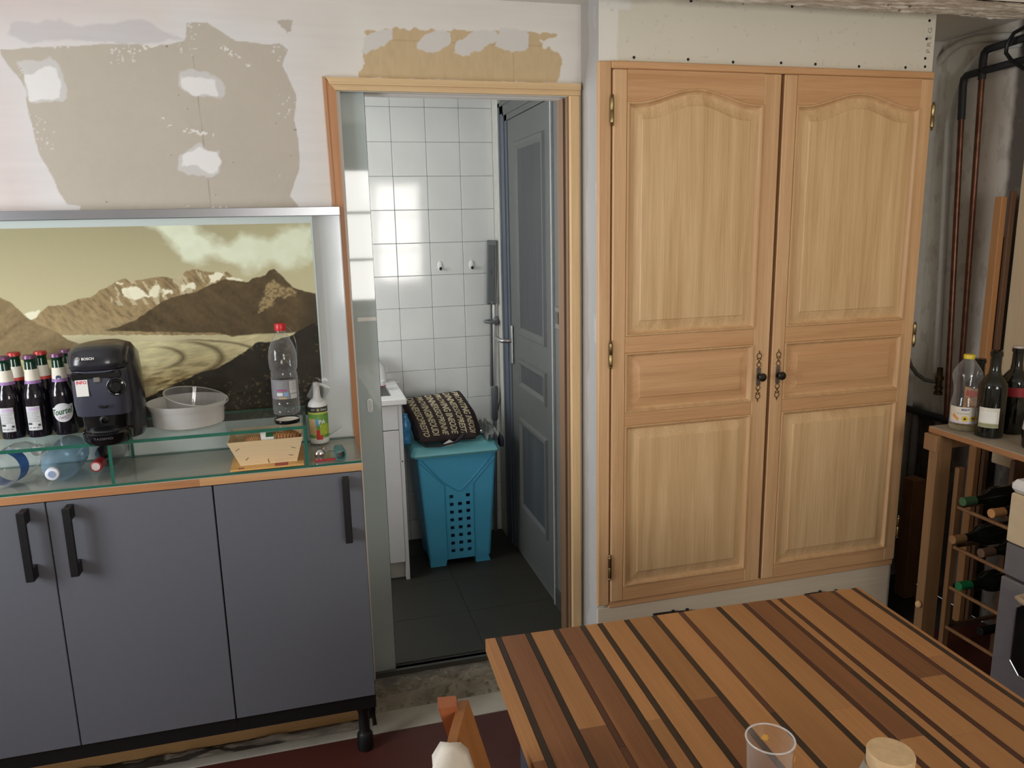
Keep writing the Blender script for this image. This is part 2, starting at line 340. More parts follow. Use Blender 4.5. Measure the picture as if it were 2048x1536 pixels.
LOOP = [(2.4,2.232,2.183),(2.4,2.269,2.174),(2.4,2.293,2.144),(2.4,2.294,2.115),(2.4,2.266,2.083),(2.4,2.215,2.048)]

# ------------------------------------------------------------------ palette
WHITE_PAINT = plain('white_paint', S(226,222,214), 0.75, var=0.03, scale=6, bump=0.05)
CEIL = plain('ceiling_paint', S(222,218,208), 0.85, var=0.03, scale=4, bump=0.05)
PLASTER = attr_mat('plaster_coats', 0.85, 0.25, 0.15)
CREAM_BOARD = attr_mat('cream_plasterboard', 0.85, 0.2, 0.1)
GREY_WALL = plain('grey_wall_paint', S(108,109,106), 0.6, var=0.05, scale=8, bump=0.05)
GREY_DOOR = plain('grey_door_paint', S(94,96,94), 0.5, var=0.04, scale=15)
GREY_PANEL = wood('dark_grey_panel', S(56,60,62), S(80,83,85), 'z', 0.5, 0.8)
BLUE_GREY = plain('blue_grey_paint', S(84,92,102), 0.5, var=0.05, scale=12)
TILE_W = plain('white_tile_glaze', S(222,224,222), 0.07, var=0.02, scale=9, bump=0.035, spec=0.6)
GROUT = plain('grey_grout', S(150,150,148), 0.9)
FLOOR_RED = plain('red_floor_paint', S(78,36,29), 0.5, var=0.18, scale=3, bump=0.03)
FLOOR_GREY = plain('grey_floor_tile', S(50,48,41), 0.55, var=0.08, scale=5, bump=0.03)
FLOOR_JOINT = plain('dark_floor_joint', S(48,46,42), 0.9)
BOARD_W = plain('dusty_white_board', S(176,170,156), 0.8, var=0.14, scale=9, bump=0.1)
PINE = wood('pine', S(196,150,96), S(228,190,138), 'x', 0.5, 0.6)
PINE_Z = wood('pine_upright', S(196,150,96), S(232,194,142), 'z', 0.5, 0.6, spread=0.06)
TRIM_L = wood('reddish_trim', S(168,112,72), S(206,152,106), 'z', 0.45, 0.8)
TRIM_H = wood('pale_trim', S(206,172,124), S(230,200,154), 'x', 0.45, 0.8)
TRIM_R = wood('pale_trim_upright', S(206,168,118), S(232,200,152), 'z', 0.45, 0.8)
TRIM_DARK = wood('brown_jamb', S(120,92,68), S(150,118,90), 'z', 0.5, 0.8)
STEEL = plain('brushed_steel', S(190,190,190), 0.28, 1.0, var=0.05)
ALU = plain('aluminium', S(176,178,184), 0.32, 1.0, var=0.05, scale=3)
CHROME = plain('chrome', S(220,220,220), 0.1, 1.0, var=0.02)
BLACK = plain('matt_black', S(14,14,16), 0.45, var=0.1)
BLACK_GLOSS = plain('gloss_black', S(16,16,18), 0.08, var=0.1)
WHITE_PL = plain('white_plastic', S(230,230,228), 0.35, var=0.02)
WHITE_LAC = plain('white_lacquer', S(214,214,216), 0.3, var=0.02)
PAPER = plain('white_paper', S(226,224,218), 0.7, var=0.03)
INK = plain('black_ink', S(28,28,30), 0.6)
GREY_INK = plain('grey_ink', S(140,140,138), 0.6)
WALLRIGHT = attr_mat('grimy_banded_plaster', 0.85, 0.2, 0.2)
BEAM = attr_mat('peeling_beam_paint', 0.8, 0.2, 0.6)
MORTAR = attr_mat('broken_mortar', 0.95, 0.1, 0.5)

# ------------------------------------------------------------------ kitchen shell
CZ = 2.237
fl = struct(B(-1.9, 2.5, -2.0, 2.225, -0.06, 0.0).build('floor', FLOOR_RED))
struct(B(-1.9, 2.5, 2.225, 2.70, -0.06, -0.004).build('floor', FLOOR_JOINT))
struct(B(-1.9, 2.5, -2.0, 2.16, 2.42, 2.47).box(-1.9, 2.5, 2.16, 2.70, CZ, 2.47).build('ceiling', CEIL))
w = MB()
w.box(-1.9, 0.15, 2.45, 2.462, 0.0, 1.62).box(-1.9, -0.86, 2.45, 2.462, 1.62, CZ)
w.box(-0.86, 0.15, 2.4502, 2.462, 1.62, CZ).box(0.15, 0.872, 2.4502, 2.462, 1.966, CZ).box(0.872, 0.904, 2.4502, 2.462, 0.0, CZ)
w.box(-1.9, 0.15, 2.51, 2.55, 0.0, CZ).box(0.15, 0.872, 2.51, 2.55, 1.966, CZ).box(0.872, 0.93, 2.51, 2.55, 0.0, CZ)
wall_back = struct(w.build('wall_back', WHITE_PAINT))
def back_col(x, z):
    n = fbm(x*9, z*9, 4, 3); n2 = fbm(x*60, z*60, 3, 5)
    C = np.tile(sl(224,219,212), (len(x), 1))
    pink = np.clip((0.05-x)/0.7, 0, 1)*np.clip((x+0.86)/0.12, 0, 1); C = mixc(C, sl(220,208,205), pink*0.9)
    C = C*(0.97+0.06*n)[:, None]; C = mixc(C, sl(226,222,214), np.clip((-0.80-x)/0.06, 0, 1))
    # smeared white compound round the bare board
    d = sdf(x, z, BOARD) + (n-0.5)*0.06
    C = mixc(C, sl(226,224,224), np.clip(1-np.abs(d)/0.10, 0, 1)*0.75)
    C = mixc(C, sl(196,192,194), mask(x, z, GREYBAND, 0.006, 0.03, 20, 9)*0.6)
    trow = fbm(x*6+z*2, z*70, 3, 14); C = C*(0.965+0.07*trow)[:, None]
    tan = sl(192,183,169)*1.0
    bm = mask(x, z, BOARD, 0.002, 0.008, 26, 11)
    spec = (fbm(x*160, z*160, 2, 21) > 0.72) & (sdf(x, z, BOARD) > -0.05)
    bm = np.where(spec & (fbm(x*12, z*12, 2, 8) > 0.55), bm*0.2, bm)
    Cb = np.tile(tan, (len(x), 1))*(0.94+0.12*fbm(x*3, z*3, 3, 2)+0.05*(n2-0.5))[:, None]
    seam = np.exp(-((x-(-0.245+(2.12-z)*0.022))/0.0012)**2)*(z < 2.05); Cb = mixc(Cb, sl(140,128,112), seam*0.6)
    # scraped flecks
    for (ax, az, bx, bz) in ((-0.29,1.853,-0.215,1.838), (-0.40,2.055,-0.33,2.08), (-0.34,1.88,-0.325,1.865), (-0.17,2.08,-0.10,2.03)):
        t = np.clip(((x-ax)*(bx-ax)+(z-az)*(bz-az))/((bx-ax)**2+(bz-az)**2), 0, 1)
        dd = np.hypot(x-ax-t*(bx-ax), z-az-t*(bz-az)); Cb = mixc(Cb, sl(232,228,220), ((dd < 0.006) & (fbm(x*140, z*140, 2, 31) > 0.56))*0.9)
    spots = (fbm(x*55, z*55, 1, 77) > 0.985); Cb = mixc(Cb, sl(96,86,76), spots*0.7)
    C = C*(1-bm[:, None]) + Cb*bm[:, None]
    C = mixc(C, tan, mask(x, z, BOARD2, 0.002, 0.01, 80, 4))
    for p in P_OUT: C = mixc(C, sl(212,210,208), mask(x, z, p, 0.004, 0.02, 40, 6)*0.85)
    for p in P_IN: C = mixc(C, sl(238,236,234), mask(x, z, p, 0.003, 0.018, 40, 16)*0.9)
    # bare brown board above the doorway
    dk = sdf(x, z, KRAFT); C = mixc(C, sl(236,233,226), np.clip(1-np.abs(dk)/0.07, 0, 1)*0.6)
    km = mask(x, z, KRAFT, 0.0025, 0.02, 55, 41)
    Ck = np.tile(sl(206,182,144), (len(x), 1))*(0.92+0.16*fbm(x*120, z*40, 3, 52))[:, None]
    Ck = mixc(Ck, sl(150,124,92), np.exp(-((z-2.112)/0.0015)**2)*0.45)
    Ck = mixc(Ck, sl(150,124,92), np.exp(-((x-0.682)/0.001)**2)*(z < 2.09)*0.5)
    C = C*(1-km[:, None]) + Ck*km[:, None]
    for p in KP: C = mixc(C, sl(220,217,212), mask(x, z, p, 0.003, 0.02, 45, 61)*0.95)
    return C
grid('plaster_facing', -0.86, 0.904, 1.62, CZ, 0.0028, lambda u, v: np.stack([u, np.full_like(u, 2.4498), v], 1), back_col, PLASTER, wall_back,
     keep=lambda u, v: ~((u > 0.15) & (u < 0.872) & (v < 1.966)))

# side walls and the wall behind the camera with their windows
def wall_with_window(name, axis, d0, d1, a0, a1, w0, w1, s0, s1, mat, top=2.42):
    m = MB()
    def bx(p0, p1, z0, z1):
        if axis == 'x': m.box(d0, d1, p0, p1, z0, z1)
        else: m.box(p0, p1, d0, d1, z0, z1)
    bx(a0, w0, 0, top); bx(w1, a1, 0, top); bx(w0, w1, 0, s0); bx(w0, w1, s1, top)
    return struct(m.build(name, mat))
wall_with_window('wall_front', 'y', -2.05, -2.0, -1.9, 2.5, 0.28, 1.44, 0.90, 2.10, WHITE_PAINT)
wall_with_window('wall_left', 'x', -1.95, -1.9, -2.05, 2.55, 0.775, 1.625, 0.95, 1.95, WHITE_PAINT)
def window(name, axis, d, w0, w1, s0, s1, nx, nz):
    m = MB(); t = 0.022
    def bar(p0, p1, z0, z1):
        if axis == 'x': m.box(d-0.02, d+0.02, p0, p1, z0, z1)
        else: m.box(p0, p1, d-0.02, d+0.02, z0, z1)
    bar(w0, w0+0.05, s0, s1); bar(w1-0.05, w1, s0, s1); bar(w0+0.05, w1-0.05, s0, s0+0.05); bar(w0+0.05, w1-0.05, s1-0.05, s1)
    f = struct(m.build(name, WHITE_PAINT))
    for i in range(1, nx):
        c = w0+(w1-w0)*i/nx; m = MB(); k = 0.035 if (nx == 2) else t/2; bar(c-k, c+k, s0+0.05, s1-0.05); m.build('mullion', WHITE_PAINT, f)
    for i in range(1, nz):
        c = s0+(s1-s0)*i/nz; m = MB(); bar(w0+0.05, w1-0.05, c-t/2, c+t/2); m.build('glazing_bar', WHITE_PAINT, f)
window('window_1', 'y', -2.02, 0.28, 1.44, 0.90, 2.10, 2, 3)
window('window_2', 'x', -1.92, 0.775, 1.625, 0.95, 1.95, 1, 2)
# low wall added unseen behind the camera to shade the lower kitchen
struct(B(-1.9, 2.5, -0.62, -0.50, 0.0, 0.985, 0.004).build('wall_added_shade', WHITE_PAINT))

def right_col(y, z):
    n = fbm(y*7, z*7, 4, 71); n2 = fbm(y*40, z*14, 3, 72)
    C = np.tile(sl(238,235,228), (len(y), 1))
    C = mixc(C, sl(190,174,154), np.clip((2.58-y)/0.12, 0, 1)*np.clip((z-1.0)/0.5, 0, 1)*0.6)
    C = mixc(C, sl(190,180,166), np.clip((n-0.5)*1.5, 0, 1)*0.4)
    C = mixc(C, sl(72,62,54), np.clip((2.335-y+(n-0.5)*0.05)/0.02, 0, 1)*np.clip((z-0.2)/0.1, 0, 1)*0.85)  # flat dark band on the wall beside the buff board
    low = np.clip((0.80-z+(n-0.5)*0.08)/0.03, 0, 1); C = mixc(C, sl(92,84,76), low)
    C = mixc(C, sl(150,140,126), ((n2 > 0.64))*0.25)
    return C
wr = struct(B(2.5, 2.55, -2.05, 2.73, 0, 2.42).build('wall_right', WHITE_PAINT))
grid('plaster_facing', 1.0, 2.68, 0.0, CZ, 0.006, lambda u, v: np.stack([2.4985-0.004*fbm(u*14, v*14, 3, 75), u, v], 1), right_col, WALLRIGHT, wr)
tan_board = B(2.452, 2.496, 0.95, 2.228, 0.66, CZ-0.004, 0.003).build('wall_board', wood('buff_board', S(186,160,126), S(206,184,150), 'z', 0.8, 0.5))
struct(tan_board)
struct(B(2.085, 2.5, 2.68, 2.73, 0, CZ).build('wall_alcove', plain('alcove_paint', S(196,192,184), 0.8, var=0.06, bump=0.1)))
# boxed-in wall that holds the fitted cupboard
def box_col(x, z):
    C = np.tile(sl(226,221,205), (len(x), 1))*(0.97+0.05*fbm(x*5, z*5, 4, 81))[:, None]
    e = 0.955+0.02*fbm(z*14, x*0+1, 4, 82); C = mixc(C, sl(238,236,228), np.clip((e-x)/0.004, 0, 1)*0.95)
    e2 = 0.985+0.05*fbm(z*22, x*0+4, 3, 84); C = mixc(C, sl(232,230,224), ((x < e2) & (z > 2.19))*0.9)
    C = mixc(C, sl(190,182,164), (fbm(x*90, z*90, 2, 83) > 0.83)*0.4)
    return C
wc = struct(B(0.904, 2.105, 2.3004, 2.32, 0, CZ).build('wall_cupboard', WHITE_PAINT))
struct(B(2.085, 2.105, 2.32, 2.68, 0, CZ).build('wall_cupboard_side', WHITE_PAINT))
grid('plaster_facing', 0.904, 2.105, 1.98, CZ, 0.005, lambda u, v: np.stack([u, np.full_like(u, 2.3000), v], 1), box_col, CREAM_BOARD, wc)
def screw(x, z):
    return MB().cyl((x, 2.3005, z), (x, 2.2985, z), 0.0048, 0.004, 12).build('screw', BLACK, wc)
for x, z in ((1.018,2.057),(1.198,2.057),(1.353,2.054),(1.524,2.057),(1.650,2.057),(1.815,2.055),(1.997,2.057),(1.203,2.224),(1.380,2.227),(1.554,2.225),(2.078,2.206),(2.072,2.149),(2.073,2.088),(2.075,2.062)): screw(x, z)
m = MB(); add_text(m, 'PREG', 0.016, lambda u, v: (2.083-v*1.0, 2.2996, 2.145+u*1.15), space=1.5); m.build('pencil_lettering', plain('pencil', S(150,146,138), 0.8), wc)
def ret_col(y, z):
    C = np.tile(sl(176,170,162), (len(y), 1))*(0.95+0.1*fbm(y*10, z*4, 4, 91))[:, None]
    e = 2.395+0.02*(fbm(z*8, y*0, 4, 92)-0.5)*3; C = mixc(C, sl(190,188,186), np.clip((e-y)/0.01, 0, 1)*0.8)
    C = mixc(C, sl(204,202,200), (fbm(y*30, z*9, 3, 93) > 0.66)*np.clip((2.345-y)/0.02, 0, 1)*0.9)
    return C
wret = struct(B(0.9045, 0.924, 2.32, 2.45, 0, CZ).build('wall_return', WHITE_PAINT))
grid('plaster_facing', 2.30, 2.45, 0.0, CZ, 0.004, lambda u, v: np.stack([np.full_like(u, 0.9038), u, v], 1), ret_col, PLASTER, wret)

# old painted beam under the ceiling, peeling paint on its rough underside
def beam_place(u, v):
    z = 2.2 - 0.004 + 0.016*fbm(u*10, v*70, 4, 101) + 0.010*np.abs(fbm(u*26, v*140, 3, 102)-0.5)
    return np.stack([u, v, z], 1)
def beam_col(u, v):
    n = fbm(u*16, v*90, 4, 103); n2 = fbm(u*40, v*160, 3, 104)
    C = np.tile(sl(236,231,220), (len(u), 1)); C = mixc(C, sl(190,180,162), np.clip((n-0.47)*7, 0, 1)*0.7); C = mixc(C, sl(86,78,68), (n2 > 0.68)*(fbm(u*3, v*9, 2, 105) > 0.45)*0.9)
    return C
bm_ = struct(B(-1.9, 2.5, 2.06, 2.22, 2.222, 2.42).build('beam', plain('beam_paint', S(220,212,196), 0.8, var=0.06, scale=14, bump=0.3)))
grid('underside', 0.9, 2.5, 2.055, 2.225, 0.004, beam_place, beam_col, BEAM, bm_)
m = MB()
for z0, z1, y0 in ((2.206, 2.245, 2.052), ): m.box(0.9, 2.5, y0, 2.062, z0, z1, 0.004)
m.build('edge', plain('beam_edge', S(228,222,208), 0.7, var=0.05, scale=20, bump=0.2), bm_)

# ------------------------------------------------------------------ door casing, sliding glass door
CI, CO = 0.1465, 0.118
casing = struct(B(0.15, 0.865, 2.4622, 2.4705, 1.968, 1.985).build('trim_1', TRIM_DARK))
m = MB(); m.prism([(0.112,2.001),(0.896,2.001),(0.896,1.984),(0.122,1.984)], 2.429, 2.4495).prism([(0.122,1.9838),(0.896,1.9838),(0.896,1.966),(0.139,1.966)], 2.435, 2.4495)
m.box(0.120, 0.8945, 2.425, 2.429, 1.981, 1.986).build('head_casing', TRIM_H, casing)
m = MB(); m.prism([(0.104,2.005),(0.139,1.966),(CI,0.93),(0.143,0.06),(0.118,0.06),(CO,0.93)], 2.439, 2.4495)
m.prism([(0.104,2.005),(0.112,1.996),(CO+0.008,0.93),(0.126,0.06),(0.118,0.06),(CO,0.93)], 2.4365, 2.4389).build('left_casing', TRIM_L, casing)
B(0.861, 0.8935, 2.432, 2.4495, 0.06, 1.9655, 0.002).build('right_casing', TRIM_R, casing)
B(0.857, 0.872, 2.4500, 2.4700, 0.06, 1.966).box(0.857, 0.8715, 2.495, 2.552, 0.06, 1.966).build('jamb_lining', TRIM_DARK, casing)
m = MB(); m.box(0.15, 0.857, 2.452, 2.458, 0.052, 0.070).box(0.15, 0.857, 2.466, 2.470, 0.052, 0.066).box(0.15, 0.857, 2.458, 2.50, 0.050, 0.057)
m.build('floor_track', plain('dull_aluminium', S(110,110,106), 0.45, 0.7), casing)

GLASSDOOR = plain('satin_glass', S(172,184,182), 0.035, var=0.03, scale=3, spec=0.7)
GEDGE = plain('glass_edge_green', S(36,96,78), 0.15, var=0.1)
gd = MB(); gd.box(-0.45, 0.2225, 2.474, 2.484, 0.062, 2.0); glass_door = struct(gd.build('door_2', GLASSDOOR), 'grey green satin glass sliding door half drawn into the wall', 'door')
B(0.2226, 0.2238, 2.474, 2.484, 0.062, 2.0).build('glass_edge', plain('dark_glass_edge', S(40,58,54), 0.2), glass_door)
B(0.164, 0.2222, 2.4733, 2.4739, 1.282, 1.294).build('sticker', PAPER, glass_door)
m = MB()
def stadium(cx, cz, w_, h_, n=8):
    r = w_/2; return [(cx+r*math.cos(a), cz+(h_/2-r)+r*math.sin(a)) for a in [PI*i/n for i in range(n+1)]] + [(cx-r*math.cos(a), cz-(h_/2-r)-r*math.sin(a)) for a in [PI*i/n for i in range(n+1)]]
m.prism(stadium(0.187, 1.009, 0.017, 0.046), 2.4712, 2.4739).build('finger_pull', STEEL, glass_door)
m = MB(); m.prism(stadium(0.187, 1.009, 0.010, 0.038), 2.4706, 2.4711).build('finger_pull', plain('pull_recess', S(188,198,196), 0.3), glass_door)

# ------------------------------------------------------------------ utility room beyond the doorway
UZ = 0.06
uf = struct(B(-0.95, 0.93, 2.47, 3.65, 0.0, UZ-0.003).build('floor', FLOOR_JOINT))
tile_me = None
for i in range(4):
    for j in range(4):
        x0 = 0.195+(i-2)*0.36+ (0.0); y0 = 2.512+j*0.30
        x1 = min(x0+0.358, 0.905); y1 = min(y0+0.298, 3.60)
        if x1-x0 < 0.03 or y1-y0 < 0.03: continue
        B(x0, x1, y0, y1, UZ-0.003, UZ, 0.0008).build('tile', FLOOR_GREY, uf)
struct(B(-0.95, 0.93, 2.55, 3.65, CZ, 2.30).build('ceiling', CEIL))
wf = struct(B(-0.95, 0.93, 3.606, 3.65, 0, CZ).build('wall_far', GROUT))
base = None
for r in range(15):
    for c in range(8):
        xr = 0.895-0.1542*c; x0, x1 = xr-0.1527, xr
        z1 = 2.0905+0.1485-0.1485*r; z0 = z1-0.1470; z1 = min(z1, CZ-0.002); z0 = max(z0, UZ)
        if z1-z0 < 0.02: continue
        if r in (0, 14) or base is None or r == 1:
            t = B(x0, x1, 3.600, 3.607, z0, z1, 0.0016).build('tile', TILE_W, wf)
            if r == 1 and base is None: base = t; bx, bz = x0, z0
        else:
            t = base.copy(); COL.objects.link(t); t.location = (x0-bx, 0, z0-bz); t.parent = wf
wall_with_window('wall_far_left', 'x', -0.95, -0.9, 2.55, 3.606, 2.57, 3.23, 1.15, 2.05, WHITE_PAINT, CZ)
window('window_added', 'x', -0.92, 2.57, 3.23, 1.15, 2.05, 1, 2)  # window added out of view, goes with the lamp that brightens this room
wfr = struct(B(0.908, 0.95, 2.5505, 3.606, 0, CZ).build('wall_far_right', GREY_WALL))
B(0.8955, 0.9078, 3.4975, 3.606, UZ, CZ-0.001).build('corner_strip', plain('cream_strip', S(196,194,186), 0.7), wfr)
B(0.899, 0.9078, 2.553, 2.762, UZ, UZ+0.075, 0.002).build('skirting', plain('dark_skirting', S(70,70,68), 0.5), wfr)

def rings_panel(m, x0, x1, z0, z1, prof, place, arch=0.0, n=24):
    """nested outlines (inset, depth) filled in the middle; the top may be a bell arch"""
    def outline(i):
        a0, a1, b0 = x0+i, x1-i, z0+i; pts = []
        for k in range(n+1): pts.append((a0+(a1-a0)*k/n, b0))
        for k in range(n+1):
            t = 1-2*k/n; xx = (a0+a1)/2+(a1-a0)/2*t
            s_ = abs(t); 
            hgt = arch*(0.5+0.5*math.cos(PI*min(1, s_/0.92)))
            pts.append((xx, z1-i+hgt*(1.0 if arch else 0)))
        return pts
    loops = [[place(a, b, d) for a, b in outline(i)] for i, d in prof]
    L_ = len(loops[0]); base_ = len(m.v)
    m.loft(loops, caps=False)
    o = base_+(len(loops)-1)*L_; k_ = n+1
    for q in range(n): m.f.append((o+q, o+q+1, o+2*k_-2-q, o+2*k_-1-q)); m.mi.append(m.cur)
    return m
d1 = struct(B(0.903, 0.9078, 2.765, 3.360, 0.078, 2.008, 0.001).build('door_1', GREY_DOOR), 'grey painted panelled door in the side wall of the utility room', 'door')
def dplace(a, b, d): return (0.903-d, a, b)
for (z0, z1) in ((1.10, 1.91), (0.86, 1.00), (0.30, 0.73)):
    m = MB(); rings_panel(m, 2.838, 3.238, z0, z1, [(0, 0.0), (0.006, 0.010), (0.020, 0.010), (0.034, 0.002), (0.036, 0.0012)], dplace, n=4); m.build('moulding', GREY_DOOR, d1)
    B(0.9005, 0.9022, 2.874, 3.202, z0+0.036, z1-0.036).build('panel', GREY_PANEL, d1)
m = MB()
for (y0, y1, dx) in ((3.362, 3.400, 0.9000), (3.400, 3.418, 0.8960), (3.418, 3.470, 0.8985), (3.470, 3.497, 0.8960)): m.box(dx, 0.9078, y0, y1, UZ, 2.01+(y1-3.36)*0.62)
m.build('door_frame', BLUE_GREY, d1)
m = MB()
for (z0, z1, dx) in ((2.010, 2.034, 0.9000), (2.034, 2.046, 0.8960), (2.046, 2.078, 0.8985), (2.078, 2.095, 0.8960)): m.box(dx, 0.9078, 2.70, 3.36+(z1-2.01)/0.62, z0, z1)
m.build('door_head', GREY_DOOR, d1)
B(0.898, 0.9078, 2.750, 2.763, UZ, 2.01, 0.001).build('stop_bead', plain('pale_grey_bead', S(168,170,168), 0.5), d1)
m = MB(); m.box(0.893, 0.9028, 3.322, 3.350, 0.955, 1.130, 0.004); h = m.build('handle_plate', STEEL, d1)
MB().tube([(0.893,3.336,1.06),(0.866,3.336,1.06),(0.852,3.345,1.06),(0.848,3.40,1.062),(0.850,3.435,1.062)], [0.009,0.009,0.0095,0.0095,0.0085], 12).build('lever', STEEL, h, smooth=50)
sw = thing('light_switch', 'grey square light switch on the utility room side wall', 'light switch', (0.908, 2.677, 1.231))
B(0.896, 0.9076, 2.637, 2.717, 1.190, 1.272, 0.003).build('plate', plain('grey_switch', S(118,118,114), 0.45), sw)
m = MB(); m.prism([(2.667,1.212),(2.700,1.212),(2.700,1.255),(2.667,1.255)], 0.8955, 0.8925, 'x').build('rocker', plain('dark_grey_rocker', S(84,84,82), 0.4), sw)

# broken mortar step below the track, loose boards on the floor
def step_place(u, v):
    t = np.clip(v, 0, 1); y = 2.325+t*0.13; z = np.where(t < 0.28, t/0.28*0.042, 0.042+(t-0.28)*0.014)
    n = fbm(u*22, v*5, 4, 111); n2 = fbm(u*70, v*14, 3, 112); e = np.sin(np.clip(t, 0, 1)*PI)**0.5
    return np.stack([u, y+(n-0.5)*0.022*e, z+(n-0.5)*0.028*e+(n2-0.5)*0.012*e-0.001], 1)
def step_col(u, v):
    n = fbm(u*22, v*5, 4, 111); n2 = fbm(u*90, v*18, 3, 113)
    C = np.tile(sl(146,138,124), (len(u), 1))*(0.5+0.9*n)[:, None]; C = mixc(C, sl(70,62,54), np.clip((n2-0.62)*8, 0, 1)*0.6); C = mixc(C, sl(120,118,114), np.clip((v-0.55)*4, 0, 1)*0.7)
    C = mixc(C, sl(190,184,172), ((n2 < 0.25) & (v > 0.4))*0.6)
    return C
st = grid('doorstep', 0.136, 0.90, 0.0, 1.0, 0.006, step_place, step_col, MORTAR); struct(st)
fb = struct(B(-1.3, 0.134, 2.2255, 2.268, -0.02, 0.003, 0.001).box(0.134, 0.62, 2.2255, 2.345, -0.02, 0.003, 0.001).build('floor_strip', BOARD_W))
def rub_place(u, v): return np.stack([u, 2.262+v*0.045, 0.002+0.022*fbm(u*26, v*3, 3, 121)*np.sin(np.clip(v, 0.05, 0.95)*PI)], 1)
def rub_col(u, v):
    n = fbm(u*34, v*4, 3, 122); C = np.tile(sl(150,142,130), (len(u), 1))*(0.45+0.9*n)[:, None]; return mixc(C, sl(40,34,30), (fbm(u*11, v*2, 2, 123) > 0.56)*0.85)
rb = grid('rubble', -1.3, 0.12, 0.0, 1.0, 0.012, rub_place, rub_col, MORTAR); rb['kind'] = 'stuff'; rb['label'] = 'broken mortar rubble along the floor edge under the grey cabinets'
tag(B(-1.28, 0.108, 2.312, 2.338, 0.0, 0.076, 0.003).build('plank', PINE), 'rough pine plank on edge on the floor behind the cabinet legs', 'plank')

# ------------------------------------------------------------------ grey base cabinets, worktop, glass
CAB = plain('slate_grey_front', S(98,100,107), 0.38, var=0.02, scale=60)
CABIN = plain('dark_carcass', S(40,40,42), 0.6)
def base_cabinet(x0, x1, label, doors, legs):
    t = thing('base_cabinet', label, 'cabinet', (x0, 2.13, 0))
    B(x0, x1, 2.150, 2.44, 0.170, 0.900).build('carcass', CABIN, t)
    B(x0, x1, 2.140, 2.150, 0.152, 0.198).build('plinth_rail', BLACK, t)
    for (a, b, hx) in doors:
        d = B(a+0.0015, b-0.0015, 2.130, 2.148, 0.199, 0.899, 0.0012).build('door', CAB, t)
        m = MB(); m.box(hx-0.010, hx+0.010, 2.092, 2.100, 0.704, 0.890, 0.0015)
        m.box(hx-0.007, hx+0.010, 2.100, 2.1298, 0.704, 0.738, 0.001).box(hx-0.007, hx+0.010, 2.100, 2.1298, 0.856, 0.890, 0.001)
        m.build('handle', BLACK, d)
    for lx in legs:
        m = MB(); m.lathe([(0.024,0.152),(0.021,0.135),(0.0165,0.125),(0.0165,0.062),(0.020,0.056),(0.0235,0.050),(0.026,0.020),(0.024,0.002),(0.020,0.0005)], 20, (lx, 2.17, 0), closed=True)
        m.build('leg', BLACK, t, smooth=40)
    return t
base_cabinet(-1.073, -0.269, 'grey two-door base cabinet on black legs under the bottles', [(-1.073,-0.671,-0.719), (-0.671,-0.269,-0.616)], [-1.03])
base_cabinet(-0.268, 0.128, 'grey single-door base cabinet beside the doorway, handle at right', [(-0.268,0.128,0.079)], [0.090])
WORK = wood('worktop_oak', S(150,98,64), S(196,146,100), 'x', 0.4, 0.8)
WORKTOP = wood('grey_stained_worktop', S(176,170,158), S(204,198,186), 'x', 0.4, 0.5)
m = MB(); m.box(-1.10, -0.30, 2.1305, 2.395, 0.902, 0.922); m.cur = 1; m.box(-0.2998, 0.131, 2.1305, 2.395, 0.902, 0.922); m.cur = 2; m.box(-1.10, 0.131, 2.134, 2.448, 0.9215, 0.9232)
tag(m.build('worktop', [WORK, wood('pale_worktop_edge', S(176,128,84), S(216,172,122), 'x', 0.4, 0.8), WORKTOP]), 'thin wooden worktop along the grey base cabinets', 'worktop')
GLS = clear('clear_glass', (0.96,0.985,0.975), edge=0.02, body=(0.5,0.62,0.58), body_f=0.01, ior=1.35)
GLT = clear('greenish_glass_top', (0.92,0.96,0.94), edge=0.10, body=(0.52,0.62,0.58), body_f=0.07, ior=1.38)
def glass_box(m, x0, x1, y0, y1, z0, z1):
    m.cur = 0; m.add([(x0,y0,z0),(x1,y0,z0),(x1,y1,z0),(x0,y1,z0),(x0,y0,z1),(x1,y0,z1),(x1,y1,z1),(x0,y1,z1)], [(4,5,6,7)] if z1-z0 < 0.02 else [(3,0,4,7)])
    m.cur = 1
    if z1-z0 < 0.02: m.add([(x0,y0,z0),(x1,y0,z0),(x1,y1,z0),(x0,y1,z0),(x0,y0,z1),(x1,y0,z1),(x1,y1,z1),(x0,y1,z1)], [(0,1,5,4),(1,2,6,5),(2,3,7,6),(3,0,4,7)])
    else: m.add([(x0,y0,z0),(x1,y0,z0),(x1,y1,z0),(x0,y1,z0),(x0,y0,z1),(x1,y0,z1),(x1,y1,z1),(x0,y1,z1)], [(0,1,5,4),(2,3,7,6),(4,5,6,7)])
    return m
tag(glass_box(MB(), -1.09, 0.128, 2.133, 2.398, 0.9242, 0.9302).build('glass_sheet', [GLS, GEDGE]), 'green edged glass sheet lying over the wooden worktop', 'glass sheet')
GT = 0.9304
sh = thing('glass_shelf', 'raised glass bridge shelf holding the bottles and coffee machine', 'shelf', (-0.5, 2.26, GT))
glass_box(MB(), -1.09, -0.0142, 2.132, 2.392, 1.0355, 1.0445).build('shelf_top', [GLT, GEDGE], sh)
for x in (-1.085, -0.512, -0.0225): glass_box(MB(), x, x+0.008, 2.134, 2.39, GT+0.0002, 1.0353).build('support', [GLS, GEDGE], sh)
ST = 1.0447

